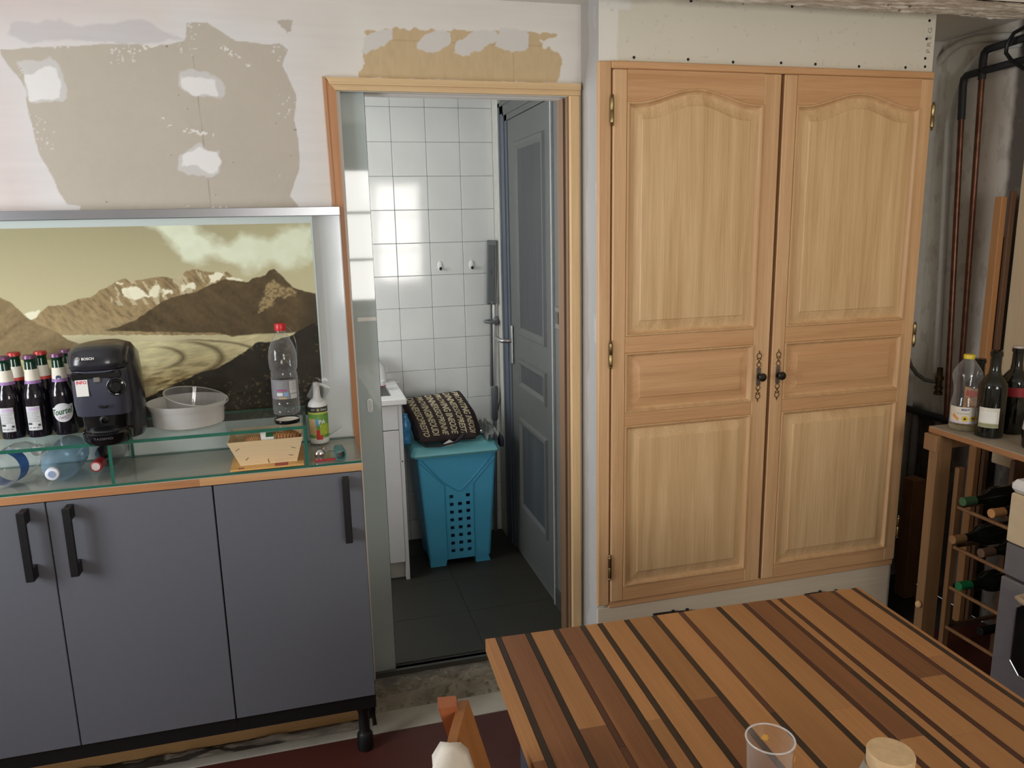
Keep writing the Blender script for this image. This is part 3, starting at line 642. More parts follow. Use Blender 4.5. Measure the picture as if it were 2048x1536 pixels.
# white glass splash panel and the sepia glacier photograph behind glass
sp_ = thing('splash_panel', 'pale glossy glass splash panel with aluminium top rail behind the worktop', 'panel', (-0.3, 2.43, GT))
B(-1.09, 0.1255, 2.424, 2.434, 0.9236, 1.612, 0.001).build('panel', plain('pale_glass_back', S(214,220,222), 0.08, var=0.015, scale=3), sp_)
B(-1.09, 0.127, 2.404, 2.4495, 1.609, 1.634, 0.001).build('top_rail', ALU, sp_)
B(0.1258, 0.1268, 2.420, 2.436, 0.9236, 1.608).build('edge_trim', WHITE_PL, sp_)
PHB = 1.38
ph = thing('glacier_photo', 'sepia photograph of a glacier below alpine peaks mounted behind glass', 'picture', (-0.4, 2.41, GT))
def photo_col(x, z):
    def rag(p, soft=0.002, r=0.008, f=70, s=0): return mask(x, z, p, soft, r, f, s)
    n = fbm(x*18, z*18, 4, 201); ridge = fbm(x*70+z*35, z*22-x*20, 4, 202); fine = fbm(x*150, z*150, 3, 203)
    t = np.clip((z-1.30)/0.29, 0, 1)
    C = sl(190,178,144)[None, :]*(1-t)[:, None] + sl(152,142,112)[None, :]*t[:, None]
    right = np.clip((x+0.30)/0.3, 0, 1); C = mixc(C, sl(186,178,142), right*0.5)
    d = sdf(x, z, SKYC)+(fbm(x*13, z*16, 5, 204)-0.5)*0.09
    C = mixc(C, sl(212,214,192), np.clip(0.5-d/0.03, 0, 1)*(0.75+0.35*fbm(x*22, z*26, 4, 205))*0.95)
    # far snowy ridge
    mf = rag(FAR, 0.0015, 0.006); Cf = sl(138,116,84)*(1)
    rg = 1-2*np.abs(fbm(x*80+z*70, z*26-x*30, 5, 221)-0.5); Cf = np.tile(Cf, (len(x), 1))*(0.25+0.5*ridge+0.75*rg**1.5)[:, None]; Cf = mixc(Cf, sl(176,156,116), np.clip((1.36-z)/0.1, 0, 1)*np.clip((-0.40-x)/0.15, 0, 1)*0.6)
    for i, p in enumerate(SNOW): Cf = mixc(Cf, sl(222,214,190), mask(x, z, p, 0.003, 0.02, 60, 210+i)*0.95)
    sn = (ridge > 0.58) & (z > 1.37) & (x > -0.52); Cf = mixc(Cf, sl(206,196,166), sn*0.45)
    C = C*(1-mf[:, None])+Cf*mf[:, None]
    C = mixc(C, sl(218,212,186), rag(SNOW2, 0.003, 0.006))
    # dark wooded ridge with the pointed peak
    md = rag(DARK, 0.0015, 0.005, 80, 3); Cd = np.tile(sl(84,68,46), (len(x), 1))*(0.35+0.75*fbm(x*34+z*30, z*18, 5, 206)+0.5*fine)[:, None]
    Cd = mixc(Cd, sl(150,128,92), mask(x, z, PEAK, 0.006, 0.02, 60, 207)*(0.35+0.6*(fine > 0.5)))
    Cd = mixc(Cd, sl(54,46,38), np.clip((x+0.02)/0.05, 0, 1)*np.clip((1.40-z)/0.05, 0, 1)*0.7)
    C = C*(1-md[:, None])+Cd*md[:, None]
    # glacier tongue with curved moraines
    g = np.clip((1.265-z+(n-0.5)*0.01+np.clip(x+0.25, 0, 1)*0.02)/0.004, 0, 1)
    Cg = np.tile(sl(190,178,140), (len(x), 1)); low = np.clip((1.225-z+(n-0.5)*0.05+x*0.05)/0.06, 0, 1)
    flow = fbm((x*0.6+z*1.5)*30, (z-0.3*x)*95, 4, 208)
    Cg = mixc(Cg, sl(156,134,92), low); Cg = Cg*(0.62+0.55*flow+0.3*fbm(x*40, z*260, 3, 231)*1.0)[:, None]; Cg = mixc(Cg, sl(206,190,146), low*np.clip((flow-0.52)*10, 0, 1)*0.7); Cg = mixc(Cg, sl(88,72,48), low*np.clip((0.46-flow)*10, 0, 1)*0.75)
    for xc, zc, a_, b_, w_ in ((-0.440,1.213,0.094,0.034,0.16),(-0.372,1.207,0.130,0.052,0.14),(-0.46,1.20,0.34,0.068,0.05)):
        dd = np.abs(np.sqrt(((x-xc)/a_)**2+((z-zc)/b_)**2)-1+(n-0.5)*0.12); st_ = np.clip(1-dd/w_, 0, 1)*np.clip((x-xc+0.02)/0.09, 0, 1)
        Cg = mixc(Cg, sl(84,66,42), st_*0.85)
    C = C*(1-g[:, None])+Cg*g[:, None]
    ml = rag(LEFT, 0.002, 0.006, 60, 5); Cl = np.tile(sl(128,108,78), (len(x), 1))*(0.5+0.6*fbm(x*50-z*60, z*30, 5, 209)+0.4*fine)[:, None]
    Cl = mixc(Cl, sl(168,148,108), np.clip((1.27-z)/0.06, 0, 1)*0.35); C = C*(1-ml[:, None])+Cl*ml[:, None]
    lo = np.clip((1.205-z+(n-0.5)*0.03)/0.01, 0, 1)*np.clip((-0.42-x+(n-0.5)*0.1)/0.05, 0, 1); C = mixc(C, sl(120,102,76), lo*0.8)
    mg = rag(FG, 0.002, 0.012, 45, 7); Cg2 = np.tile(sl(44,37,30), (len(x), 1))*(0.35+0.9*fbm(x*32, z*32, 5, 211)+0.4*fine)[:, None]
    Cg2 = mixc(Cg2, sl(110,92,64), ((fine > 0.70) & (n > 0.5))*0.5); C = C*(1-mg[:, None])+Cg2*mg[:, None]
    return C*PHB
PHOTO = attr_mat('sepia_print', 0.6, 0.1, 0.0)
B(-1.08, 0.045, 2.4085, 2.4155, GT-0.006, 1.6085).build('backing', plain('glass_white_border', S(210,216,214), 0.1, var=0.01), ph)
grid('print', -1.075, 0.0405, 1.010, 1.588, 0.0022, lambda u, v: np.stack([u, np.full_like(u, 2.4080), v], 1), photo_col, PHOTO, ph).location = Vector((0,0,0))-ph.location
m = MB(); vv_ = [(-1.08,2.401,GT),(0.0462,2.401,GT),(0.0462,2.4065,GT),(-1.08,2.4065,GT),(-1.08,2.401,1.6082),(0.0462,2.401,1.6082),(0.0462,2.4065,1.6082),(-1.08,2.4065,1.6082)]
m.add(vv_, [(0,1,5,4)]); m.cur = 1; m.add(vv_, [(1,2,6,5),(4,5,6,7)]); m.build('front_glass', [GLS, plain('pale_glass_edge', S(170,190,182), 0.2)], ph)

# ------------------------------------------------------------------ bottles on the glass shelf
DKGLASS = plain('dark_bottle_glass', S(20,16,24), 0.06, var=0.05, spec=0.6)
GRNECK = plain('dark_green_neck', S(16,54,36), 0.08, var=0.05, spec=0.6)
LILAC = plain('purple_print', S(150,110,168), 0.5); RED = plain('red_print', S(196,52,44), 0.45); CAPP = plain('purple_crown_cap', S(112,72,104), 0.35, 0.3); CAPR = plain('red_crown_cap', S(186,62,60), 0.35, 0.3)
CREAM = plain('cream_label', S(222,216,200), 0.6); LABEL = plain('back_label', S(204,204,206), 0.55, var=0.04, scale=300); LILACP = plain('pale_lilac', S(190,170,196), 0.5); GREENINK = plain('green_ink', S(22,84,44), 0.5); PINKINK = plain('mauve_ink', S(140,96,130), 0.5)
def beer(x, y, label, ring, cap, front):
    t = thing('beer_bottle', label, 'bottle', (x, y, ST), 'small dark beer bottles on the glass shelf')
    R = 0.0295
    m = MB(); m.lathe([(0.02,0),(0.0275,0.002),(R,0.007),(R,0.108),(0.0285,0.119),(0.0235,0.133),(0.0185,0.146),(0.0160,0.160),(0.0150,0.176)], 28, (x,y,ST)); m.cur = 1; m.lathe([(0.0150,0.176),(0.0138,0.200),(0.0135,0.204),(0.0150,0.206),(0.0150,0.212),(0.0130,0.213)], 28, (x,y,ST)); m.build('body', [DKGLASS, GRNECK], t, smooth=50)
    m = MB(); m.lathe([(0.0168,0.209),(0.0166,0.214),(0.0150,0.2185),(0.0,0.2192)], 42, (x,y,ST)); m.build('cap', cap, t, smooth=60)
    MB().arc((x,y), (0.0180,0.0157), -2.2, 2.2, ST+0.152, ST+0.1815, 20).build('neck_label', CREAM, t)
    MB().arc((x,y), (0.0197,0.0182), -2.2, 2.2, ST+0.1440, ST+0.1519, 20).build('neck_band', ring, t)
    ar = lambda q: (lambda u, v: (x+(R+0.0008)*math.sin(u/R+q), y-(R+0.0008)*math.cos(u/R+q), ST+v))
    if front == 'front':
        m = MB(); pts = [(0.0245*math.cos(a), 0.063+0.0255*math.sin(a)) for a in [2*PI*k/32 for k in range(32)]]
        f = ar(0.15); m.add([f(0, 0.063)]+[f(u*q, 0.063+(v-0.063)*q) for q in (0.33, 0.66, 1.0) for u, v in pts], [(0, k+1, (k+1) % 32+1) for k in range(32)]+[(1+r*32+k, 1+r*32+(k+1) % 32, 33+r*32+(k+1) % 32, 33+r*32+k) for r in (0, 1) for k in range(32)])
        m.add([f(-0.026+0.052*k/8, 0.064+0.0012*k+h) for k in range(9) for h in (-0.010, 0.012)], [(2*k, 2*k+2, 2*k+3, 2*k+1) for k in range(8)])
        lab = m.build('label', LABEL, t)
        R2 = R+0.0006; f2 = lambda u, v: (x+(R2+0.0006)*math.sin(u/R+0.18), y-(R2+0.0006)*math.cos(u/R+0.18), ST+v)
        m = MB(); add_text(m, 'Tourtel', 0.017, lambda u, v: f2(u-0.003, v+0.0665+u*0.16), shear=0.2, bold=0.02, wid=0.050); m.build('lettering', GREENINK, lab)
        m = MB(); add_text(m, 'TWIST', 0.0085, lambda u, v: f2(u, v+0.0495+u*0.16), shear=0.2, wid=0.026); m.build('lettering', PINKINK, lab)
        m = MB(); g = lambda u, v: (x+0.0185*math.sin(u/0.0165+0.1), y-0.0185*math.cos(u/0.0165+0.1), ST+v)
        m.add([g(0.006*math.cos(a), 0.1555+0.0062*math.sin(a)) for a in [2*PI*k/12 for k in range(12)]], [tuple(range(12))]).build('fruit_print', plain('blueberry_print', S(64,66,104), 0.5), t)
    elif front == 'back':
        m = MB(); m.arc((x,y), R+0.0008, -0.62, 0.50, ST+0.022, ST+0.086, 10); lab = m.build('label', LABEL, t)
        m = MB(); m.arc((x,y), R+0.0014, -0.38, 0.45, ST+0.0745, ST+0.0835, 8).build('label_band', LILACP, lab)
        m = MB()
        for k in range(7): m.arc((x,y), R+0.0014, -0.52, 0.40-0.08*(k % 3), ST+0.0705-0.0042*k, ST+0.0717-0.0042*k, 6)
        for k in range(3): m.arc((x,y), R+0.0014, -0.50+0.3*k, -0.30+0.3*k, ST+0.027, ST+0.031, 3)
        m.build('small_print', GREY_INK, lab)
        m = MB(); m.arc((x,y), R+0.0014, -0.56, -0.22, ST+0.0370, ST+0.0425, 4).arc((x,y), R+0.0014, 0.22, 0.42, ST+0.0330, ST+0.0385, 3).build('print_block', plain('dark_green_print', S(40,58,48), 0.5), lab)
    return t
beer(-0.762, 2.268, 'purple capped dark bottle at the far left end, white back label cut by the frame', LILAC, CAPP, 'back')
beer(-0.700, 2.266, 'purple capped dark bottle with white back label, middle of the front row', LILAC, CAPP, 'back')
beer(-0.637, 2.270, 'purple capped dark bottle with round green lettered label beside the coffee machine', LILAC, CAPP, 'front')
beer(-0.757, 2.332, 'red capped dark bottle behind the far left purple capped bottle', RED, CAPR, 'none')
beer(-0.693, 2.330, 'red capped dark bottle behind the middle purple capped bottle', RED, CAPR, 'none')
beer(-0.632, 2.338, 'purple capped dark bottle in the back row next to the coffee machine', LILAC, CAPP, 'none')

# ------------------------------------------------------------------ capsule coffee machine
cm = thing('coffee_machine', 'black capsule coffee machine with red and white info sticker', 'coffee machine', (-0.51, 2.18, ST))
SHELL = plain('anthracite_shell', S(42,42,48), 0.22, var=0.05); FACE = plain('slate_face', S(62,64,76), 0.3, var=0.04, scale=200); GLOSSK = plain('piano_black', S(14,14,16), 0.06)
def sup(cx, cy, hx, hy0, hy1, z, p=2.6, n=36):
    """rounded outline: half width hx, front depth hy0 and back depth hy1"""
    o = []
    for k in range(n):
        a = 2*PI*k/n; c, s_ = math.cos(a), math.sin(a); r_ = lambda q: math.copysign(abs(q)**(2/p), q)
        o.append((cx+hx*r_(c), cy+(hy1 if s_ > 0 else hy0)*r_(s_), z))
    return o
cx = -0.508
m = MB(); m.loft([sup(cx+0.012, 2.21, 0.062, 0.06, 0.085, ST+0.001), sup(cx+0.010, 2.21, 0.070, 0.068, 0.09, ST+0.02), sup(cx+0.008, 2.21, 0.074, 0.075, 0.092, ST+0.10), sup(cx+0.006, 2.21, 0.074, 0.078, 0.092, ST+0.17), sup(cx+0.006, 2.21, 0.071, 0.082, 0.090, ST+0.215), sup(cx+0.004, 2.21, 0.058, 0.07, 0.078, ST+0.240), sup(cx+0.002, 2.21, 0.035, 0.045, 0.05, ST+0.250)])
m.build('body', SHELL, cm, smooth=50)
m = MB(); m.loft([sup(cx-0.003, 2.17, 0.064, 0.052, 0.02, ST+0.072, 3.4), sup(cx-0.003, 2.17, 0.066, 0.062, 0.02, ST+0.10, 3.6), sup(cx-0.003, 2.17, 0.066, 0.066, 0.02, ST+0.15, 3.6), sup(cx-0.003, 2.17, 0.064, 0.066, 0.02, ST+0.190, 3.6)])
m.build('front_panel', FACE, cm, smooth=50)
m = MB(); m.loft([sup(cx-0.003, 2.18, 0.062, 0.073, 0.06, ST+0.189, 3.2), sup(cx-0.003, 2.18, 0.069, 0.083, 0.06, ST+0.197, 3.2), sup(cx-0.003, 2.18, 0.069, 0.084, 0.06, ST+0.210, 3.2), sup(cx-0.003, 2.18, 0.067, 0.078, 0.06, ST+0.236, 3.0), sup(cx-0.003, 2.185, 0.058, 0.066, 0.06, ST+0.247, 2.8), sup(cx-0.002, 2.19, 0.035, 0.045, 0.04, ST+0.252, 2.6)])
m.build('brew_head', SHELL, cm, smooth=50)
m = MB(); m.box(cx-0.060, cx+0.054, 2.1035, 2.14, ST+0.168, ST+0.1885, 0.004).build('gloss_strip', GLOSSK, cm)
m = MB(); m.loft([sup(cx+0.002, 2.150, 0.050, 0.058, 0.04, ST+0.0005, 2.2), sup(cx+0.002, 2.150, 0.058, 0.066, 0.04, ST+0.010, 2.2), sup(cx+0.002, 2.150, 0.060, 0.069, 0.04, ST+0.030, 2.2), sup(cx+0.002, 2.150, 0.056, 0.064, 0.04, ST+0.034, 2.2)]); dt = m.build('drip_tray', GLOSSK, cm, smooth=40)
m = MB(); m.loft([sup(cx+0.002, 2.150, 0.052, 0.058, 0.035, ST+0.0342, 2.2), sup(cx+0.002, 2.150, 0.050, 0.056, 0.035, ST+0.0375, 2.2)]); m.build('grid', BLACK, dt, smooth=40)
m = MB(); m.loft([sup(cx+0.000, 2.166, 0.058, 0.048, 0.015, ST+0.038, 2.4), sup(cx, 2.166, 0.060, 0.050, 0.015, ST+0.071, 2.6)]); m.build('cup_bay', GLOSSK, cm, smooth=40)
MB().lathe([(0.0,-0.004),(0.011,-0.004),(0.011,0.0),(0.006,0.004)], 16, T=Matrix.Translation((cx+0.002,2.115,ST+0.062)) @ Matrix.Rotation(PI/2, 4, 'X')).build('spout', BLACK, cm, smooth=40)
yf = 2.1045
m = MB(); m.torus((cx+0.042, yf-0.001, ST+0.148), 0.0215, 0.0022).build('dial_ring', plain('dark_chrome', S(90,90,96), 0.2, 1.0), cm, smooth=60)
T = Matrix.Translation((cx+0.042, yf, ST+0.148)) @ Matrix.Rotation(PI/2, 4, 'X'); dl = MB().lathe([(0.020,-0.001),(0.020,0.003),(0.0135,0.004),(0.0130,0.010),(0.0115,0.012),(0,0.0122)], 28, T=T).build('dial', GLOSSK, cm, smooth=35)
m = MB(); m.box(cx+0.055, cx+0.059, yf-0.0045, yf-0.004, ST+0.155, ST+0.160).box(cx+0.038, cx+0.046, yf-0.0045, yf-0.004, ST+0.1285, ST+0.1300).build('dial_mark', PAPER, dl)
m = MB(); m.box(cx-0.062+0.012, cx-0.062+0.040, yf-0.0016, yf-0.0004, ST+0.128, ST+0.170, 0.0004); st_ = m.build('info_sticker', PAPER, cm)
m = MB(); add_text(m, 'INFO', 0.0085, lambda u, v: (cx-0.036+u, yf-0.0020, ST+0.1635+v), bold=0.03, wid=0.023); m.build('lettering', plain('pink_red_ink', S(214,70,92), 0.5), st_)
B(cx-0.008, cx+0.008, yf-0.004, yf+0.01, ST+0.161, ST+0.1745, 0.002).build('button', STEEL, cm)
m = MB(); m.tube([(cx+0.007+0.012*math.cos(a), yf-0.0005, ST+0.104+0.007*math.sin(a)) for a in [PI*(1.08+0.84*k/8) for k in range(9)]], [0.0008,0.002,0.0026,0.003,0.003,0.003,0.0026,0.002,0.0008], 8).build('slot', GLOSSK, cm)
yh = 2.0955
m = MB(); add_text(m, 'BOSCH', 0.0066, lambda u, v: (cx-0.013+u, yh+abs(u)*0.02-0.0010, ST+0.2235+v*1.0), bold=0.03, wid=0.028); m.torus((cx-0.036, yh+0.0008, ST+0.2235), 0.0042, 0.0006, seg=24, sec=5)
m.box(cx-0.0372, cx-0.0366, yh-0.0002, yh+0.0004, ST+0.2205, ST+0.2265).box(cx-0.0354, cx-0.0348, yh-0.0002, yh+0.0004, ST+0.2205, ST+0.2265).box(cx-0.0366, cx-0.0354, yh-0.0002, yh+0.0004, ST+0.2230, ST+0.2240)
m.build('lettering', PAPER, cm)
m = MB(); add_text(m, 'TASSIMO', 0.0055, lambda u, v: (cx+0.002+u, 2.150-0.0695*(1-(abs(u)/0.06)**2.2)**(1/2.2)-0.0006, ST+0.021+v), wid=0.045); m.build('lettering', plain('grey_emboss', S(86,86,90), 0.3), dt)

# ------------------------------------------------------------------ plastic tubs, bottle, lid
FROST = clear('frosted_plastic', (0.9,0.9,0.9), edge=0.5, body=(0.86,0.85,0.83), body_f=0.34, rough=0.25, ior=1.35)
CLEARP = clear('clear_plastic', (0.98,0.98,0.98), edge=0.24, body=(0.85,0.86,0.86), body_f=0.015, rough=0.03)
PETB = clear('blue_pet', (0.72,0.86,0.95), edge=0.55, body=(0.35,0.50,0.62), body_f=0.10, rough=0.04)
t = thing('plastic_tub', 'large round frosted plastic tub on the glass shelf', 'tub', (-0.329, 2.272, ST))
MB().lathe([(0.0,0.001),(0.088,0.001),(0.0925,0.004),(0.0935,0.012),(0.0965,0.045),(0.0985,0.047),(0.1055,0.064),(0.1065,0.066),(0.1045,0.066),(0.0975,0.049),(0.0945,0.044),(0.0915,0.012),(0.088,0.004),(0.0,0.004)], 48, (-0.329,2.272,ST)).build('bowl', FROST, t, smooth=40)
t = thing('plastic_bowl', 'smaller clear plastic bowl tilted inside the frosted tub', 'bowl', (-0.304, 2.272, ST+0.03))
T = Matrix.Translation((-0.310,2.275,ST+0.052)) @ Matrix.Rotation(math.radians(12), 4, 'Y') @ Matrix.Rotation(math.radians(6), 4, 'X')
MB().lathe([(0.0,-0.034),(0.055,-0.034),(0.066,-0.028),(0.079,0.015),(0.0815,0.021),(0.0855,0.023),(0.0855,0.0255),(0.0800,0.0255),(0.0775,0.015),(0.0645,-0.027),(0.054,-0.032),(0.0,-0.032)], 48, T=T).build('bowl', CLEARP, t, smooth=40)
MB().torus((0,0,0.0245), 0.0848, 0.0012, T=T, plane='z', seg=48, sec=6).build('rim', FROST, t, smooth=60)
t = thing('water_bottle', 'clear plastic bottle with red cap standing before the glacier photo', 'bottle', (-0.066, 2.298, ST))
wx, wy = -0.066, 2.298
def ribs(z0, z1, r, n, a=0.0012): return [(r+(a if k % 2 else -a), z0+(z1-z0)*k/n) for k in range(n+1)]
prof = [(0.0,0.006),(0.030,0.001),(0.037,0.004),(0.0385,0.014)]+ribs(0.016,0.036,0.0385,6,0.001)+[(0.0385,0.042),(0.0375,0.050),(0.0375,0.105),(0.0385,0.112)]+ribs(0.114,0.126,0.0365,4,0.0016)+[(0.0395,0.136),(0.0405,0.152),(0.0405,0.172),(0.037,0.192),(0.029,0.212),(0.020,0.228),(0.0145,0.236),(0.0130,0.240),(0.0130,0.247)]
MB().lathe(prof, 32, (wx,wy,ST)).build('body', CLEARP, t, smooth=50)
m = MB(); m.lathe([(0.0155,0.244),(0.0160,0.246),(0.0160,0.261),(0.0145,0.264),(0,0.2645)], 30, (wx,wy,ST)).build('cap', plain('red_cap', S(206,36,42), 0.35), t, smooth=40)
lab = MB().arc((wx,wy), 0.0381, -1.9, 1.9, ST+0.050, ST+0.106, 26).build('label', clear('smoky_label', (0.85,0.85,0.87), edge=0.2, body=(0.42,0.41,0.44), body_f=0.5, rough=0.2), t)
m = MB()
for a0, a1, z0, z1 in ((0.35,0.95,0.066,0.102),(0.40,0.95,0.050,0.064),(-0.62,-0.18,0.060,0.069)): MB().arc((wx,wy), 0.0386, a0, a1, ST+z0, ST+z1, 5).build('label_print', LABEL, lab)
m = MB(); m.arc((wx,wy), 0.0386, -0.62, 0.12, ST+0.0735, ST+0.0785, 6); m.build('label_band', plain('magenta_print', S(150,60,110), 0.5), lab)
m = MB(); m.arc((wx,wy), 0.0386, -0.08, 0.25, ST+0.0585, ST+0.0695, 6); m.build('label_print', plain('blue_print', S(120,150,186), 0.5), lab)
m = MB(); m.arc((wx,wy), 0.0386, -0.45, 0.10, ST+0.0505, ST+0.0555, 6); m.build('label_print', plain('ochre_print', S(170,150,100), 0.5), lab)
m = MB()
for k in range(5): m.arc((wx,wy), 0.0386, -0.62, -0.05-0.05*(k % 2), ST+0.0985-0.0042*k, ST+0.0998-0.0042*k, 4); m.arc((wx,wy), 0.0388, 0.42, 0.88, ST+0.097-0.005*k, ST+0.0980-0.005*k, 4)
m.build('small_print', GREY_INK, lab)
MB().tube([(wx+0.015,wy,ST+0.255),(wx+0.026,wy-0.006,ST+0.246),(wx+0.036,wy-0.012,ST+0.226),(wx+0.041,wy-0.012,ST+0.200),(wx+0.041,wy-0.008,ST+0.172)], 0.0012, 6).build('cap_tether', CLEARP, t, smooth=60)
t = thing('jar_lid', 'black rimmed jar lid lying open side up on the glass shelf', 'lid', (-0.064, 2.190, ST))
MB().lathe([(0.030,0.0005),(0.0335,0.0015),(0.0345,0.006),(0.0345,0.011),(0.0335,0.012),(0.0325,0.011),(0.0322,0.006)], 36, (-0.064,2.186,ST)).build('rim', BLACK_GLOSS, t, smooth=40)
MB().lathe([(0.0,0.0072),(0.0322,0.0072),(0.0324,0.0086)], 36, (-0.064,2.186,ST)).build('inner_disc', plain('ivory_lining', S(226,222,206), 0.5), t, smooth=40)

# ------------------------------------------------------------------ on the lower glass sheet
t = thing('wooden_punnet', 'pale wooden punnet holding netted loaves under the glass shelf', 'punnet', (-0.121, 2.22, GT))
VEN = wood('veneer', S(200,174,134), S(224,200,160), 'x', 0.6, 0.4)
STAPLE = plain('staple_wire', S(88,74,60), 0.4, 0.6)
z0, z1 = GT+0.0068, 1.0085
b4 = [(-0.196,2.168),(-0.046,2.168),(-0.046,2.285),(-0.196,2.285)]; t4 = [(-0.224,2.149),(-0.026,2.149),(-0.026,2.310),(-0.224,2.310)]
for i, nm in enumerate(('front_panel','side_panel','back_panel','side_panel')):
    a, b = b4[i], b4[(i+1) % 4]; c, d = t4[(i+1) % 4], t4[i]; cxy = Vector((-0.121, 2.228, 0))
    out = [Vector((a[0],a[1],z0)), Vector((b[0],b[1],z0)), Vector((c[0],c[1],z1)), Vector((d[0],d[1],z1))]
    nrm = (out[1]-out[0]).cross(out[3]-out[0]).normalized()*-0.0022
    m = MB(); m.add(out+[p+nrm for p in out], [(0,1,2,3),(7,6,5,4),(0,4,5,1),(1,5,6,2),(2,6,7,3),(3,7,4,0)]); pn = m.build(nm, VEN, t)
    if i == 0:
        m = MB()
        for (u0, v0, u1, v1) in ((0.055,0.66,0.12,0.74),(0.13,0.22,0.19,0.32),(0.50,0.02,0.495,0.20),(0.86,0.62,0.93,0.56),(0.84,0.30,0.91,0.26)):
            def PT(u, v):
                l = out[0].lerp(out[3], v); r = out[1].lerp(out[2], v); return l.lerp(r, u) - nrm*0.25
            MB().tube([PT(u0, v0), PT(u1, v1)], 0.0007, 5).build('staple', STAPLE, pn)
B(-0.197, -0.045, 2.167, 2.286, z0-0.0005, z0+0.0015).build('base_panel', VEN, t)
LOAF = plain('crusty_loaf', S(150,92,52), 0.55, var=0.35, scale=60, bump=0.4)
for (x0, x1, y, r, lb) in ((-0.178,-0.122,2.192,0.026,'short netted brown loaf at the left in the wooden punnet'), (-0.120,-0.036,2.196,0.030,'longer netted brown loaf at the right in the wooden punnet')):
    lf = thing('loaf', lb, 'bread', ((x0+x1)/2, y, z0+0.04), 'netted loaves in the wooden punnet')
    cz_ = 0.988+ (r-0.026)*0.5
    m = MB(); m.tube([(x0+(x1-x0)*k/10, y, cz_+0.003*math.sin(k)) for k in range(11)], [r*max(0.25, math.sin(PI*(0.08+0.84*k/10))**0.45) for k in range(11)], 18); m.build('crust', LOAF, lf, smooth=60)
    m = MB()
    for k in range(10):
        for sgn in (1, -1):
            m.tube([(x0+(x1-x0)*min(1, max(0, (k+q*0.25*sgn)/10)), y-(r+0.0004)*max(0.3, math.sin(PI*(0.08+0.84*min(1, max(0, (k+q*0.25*sgn)/10))))**0.45)*math.cos((q-2)*0.6), cz_+0.001+(r+0.0004)*max(0.3, math.sin(PI*(0.08+0.84*min(1, max(0, (k+q*0.25*sgn)/10))))**0.45)*math.sin((q-2)*0.6+0.5)) for q in range(5)], 0.0005, 4)
    nt_ = m.build('net', plain('buff_net', S(206,170,110), 0.6), lf); nt_['kind'] = 'stuff'
lb_ = thing('paper_band', 'white paper band with green print round the loaves in the punnet', 'label', (-0.118, 2.185, 0.98))
bandpt = lambda xx, a, r_: (xx, 2.196-r_*math.cos(a), 0.989+r_*math.sin(a))
m = MB(); m.add([bandpt(-0.133+dx-0.004*k*0.2, -0.5+0.25*k, 0.0318) for k in range(11) for dx in (0, 0.034)], [(2*k, 2*k+1, 2*k+3, 2*k+2) for k in range(10)]); m.build('band', PAPER, lb_, smooth=60)
m = MB(); m.add([bandpt(-0.124+dx, 0.75+0.2*k, 0.0324) for k in range(4) for dx in (0, 0.020)], [(2*k, 2*k+1, 2*k+3, 2*k+2) for k in range(3)]); m.build('band_print', GREENINK, lb_)
m = MB(); m.box(-0.221, -0.027, 2.1365, 2.33, GT+0.0003, GT+0.0058, 0.0008); bd = m.build('serving_board', wood('printed_board', S(190,140,78), S(224,180,110), 'x', 0.4, 0.5)); tag(bd, 'thin orange printed board under the wooden punnet', 'board')
m = MB(); m.box(-0.105, -0.070, 2.1370, 2.1650, GT+0.0059, GT+0.0063).box(-0.200, -0.185, 2.1380, 2.150, GT+0.0059, GT+0.0063); p_ = m.build('red_print', plain('dark_red_print', S(150,60,46), 0.5)); p_.parent = bd

# lying bottles under the shelf
bx, bz = -0.612, GT+0.0485
t = thing('water_bottle', 'blue tinted water bottle lying with its white cap towards the room', 'bottle', (bx-0.02, 2.25, bz))
T = Matrix.Translation((bx-0.034, 2.128, bz-0.006)) @ Matrix.Rotation(math.radians(1.5), 4, 'Z') @ Matrix.Rotation(math.radians(1.2), 4, 'X') @ Matrix.Rotation(-PI/2, 4, 'X')
MB().lathe([(0.0125,0.010),(0.0125,0.022),(0.0165,0.026),(0.0275,0.043),(0.0385,0.062),(0.0445,0.080)]+ribs(0.084,0.20,0.0455,12,0.0012)+[(0.044,0.215),(0.036,0.225),(0,0.228)], 32, T=T).build('body', PETB, t, smooth=50)
cp_ = MB().lathe([(0,0.0),(0.0125,0.0005),(0.0160,0.002),(0.0162,0.013),(0.0150,0.014)], 30, T=T).build('cap', plain('white_blue_cap', S(214,218,226), 0.4), t, smooth=40)
MB().lathe([(0,-0.0006),(0.0085,-0.0006),(0.0088,0.0004)], 24, T=T).build('cap_disc', plain('blue_cap_disc', S(140,156,184), 0.4), cp_)
t = thing('water_bottle', 'clear ribbed water bottle with blue label lying at the left end under the shelf', 'bottle', (-0.74, 2.25, bz))
T = Matrix.Translation((-0.790, 2.150, GT+0.0465)) @ Matrix.Rotation(math.radians(-10), 4, 'Z') @ Matrix.Rotation(-PI/2, 4, 'X')
MB().lathe([(0,0.014),(0.018,0.006),(0.030,0.001),(0.041,0.006),(0.0445,0.016)]+ribs(0.02,0.05,0.0445,4,0.001)+[(0.0435,0.055),(0.0435,0.100)]+ribs(0.104,0.16,0.0445,8,0.0014)+[(0.042,0.175),(0.030,0.205),(0.0135,0.225),(0.0130,0.238)], 32, T=T).build('body', CLEARP, t, smooth=50)
MB().lathe([(0.0441,0.056),(0.0441,0.099)], 32, T=T).build('label', plain('blue_label', S(70,112,178), 0.35, var=0.25, scale=40), t, smooth=50)
MB().lathe([(0.0160,0.228),(0.0160,0.242),(0,0.243)], 24, T=T).build('cap', WHITE_PL, t, smooth=40)
t = thing('wine_bottle', 'dark wine bottle with red capsule lying beside the glass support', 'bottle', (-0.557, 2.25, bz))
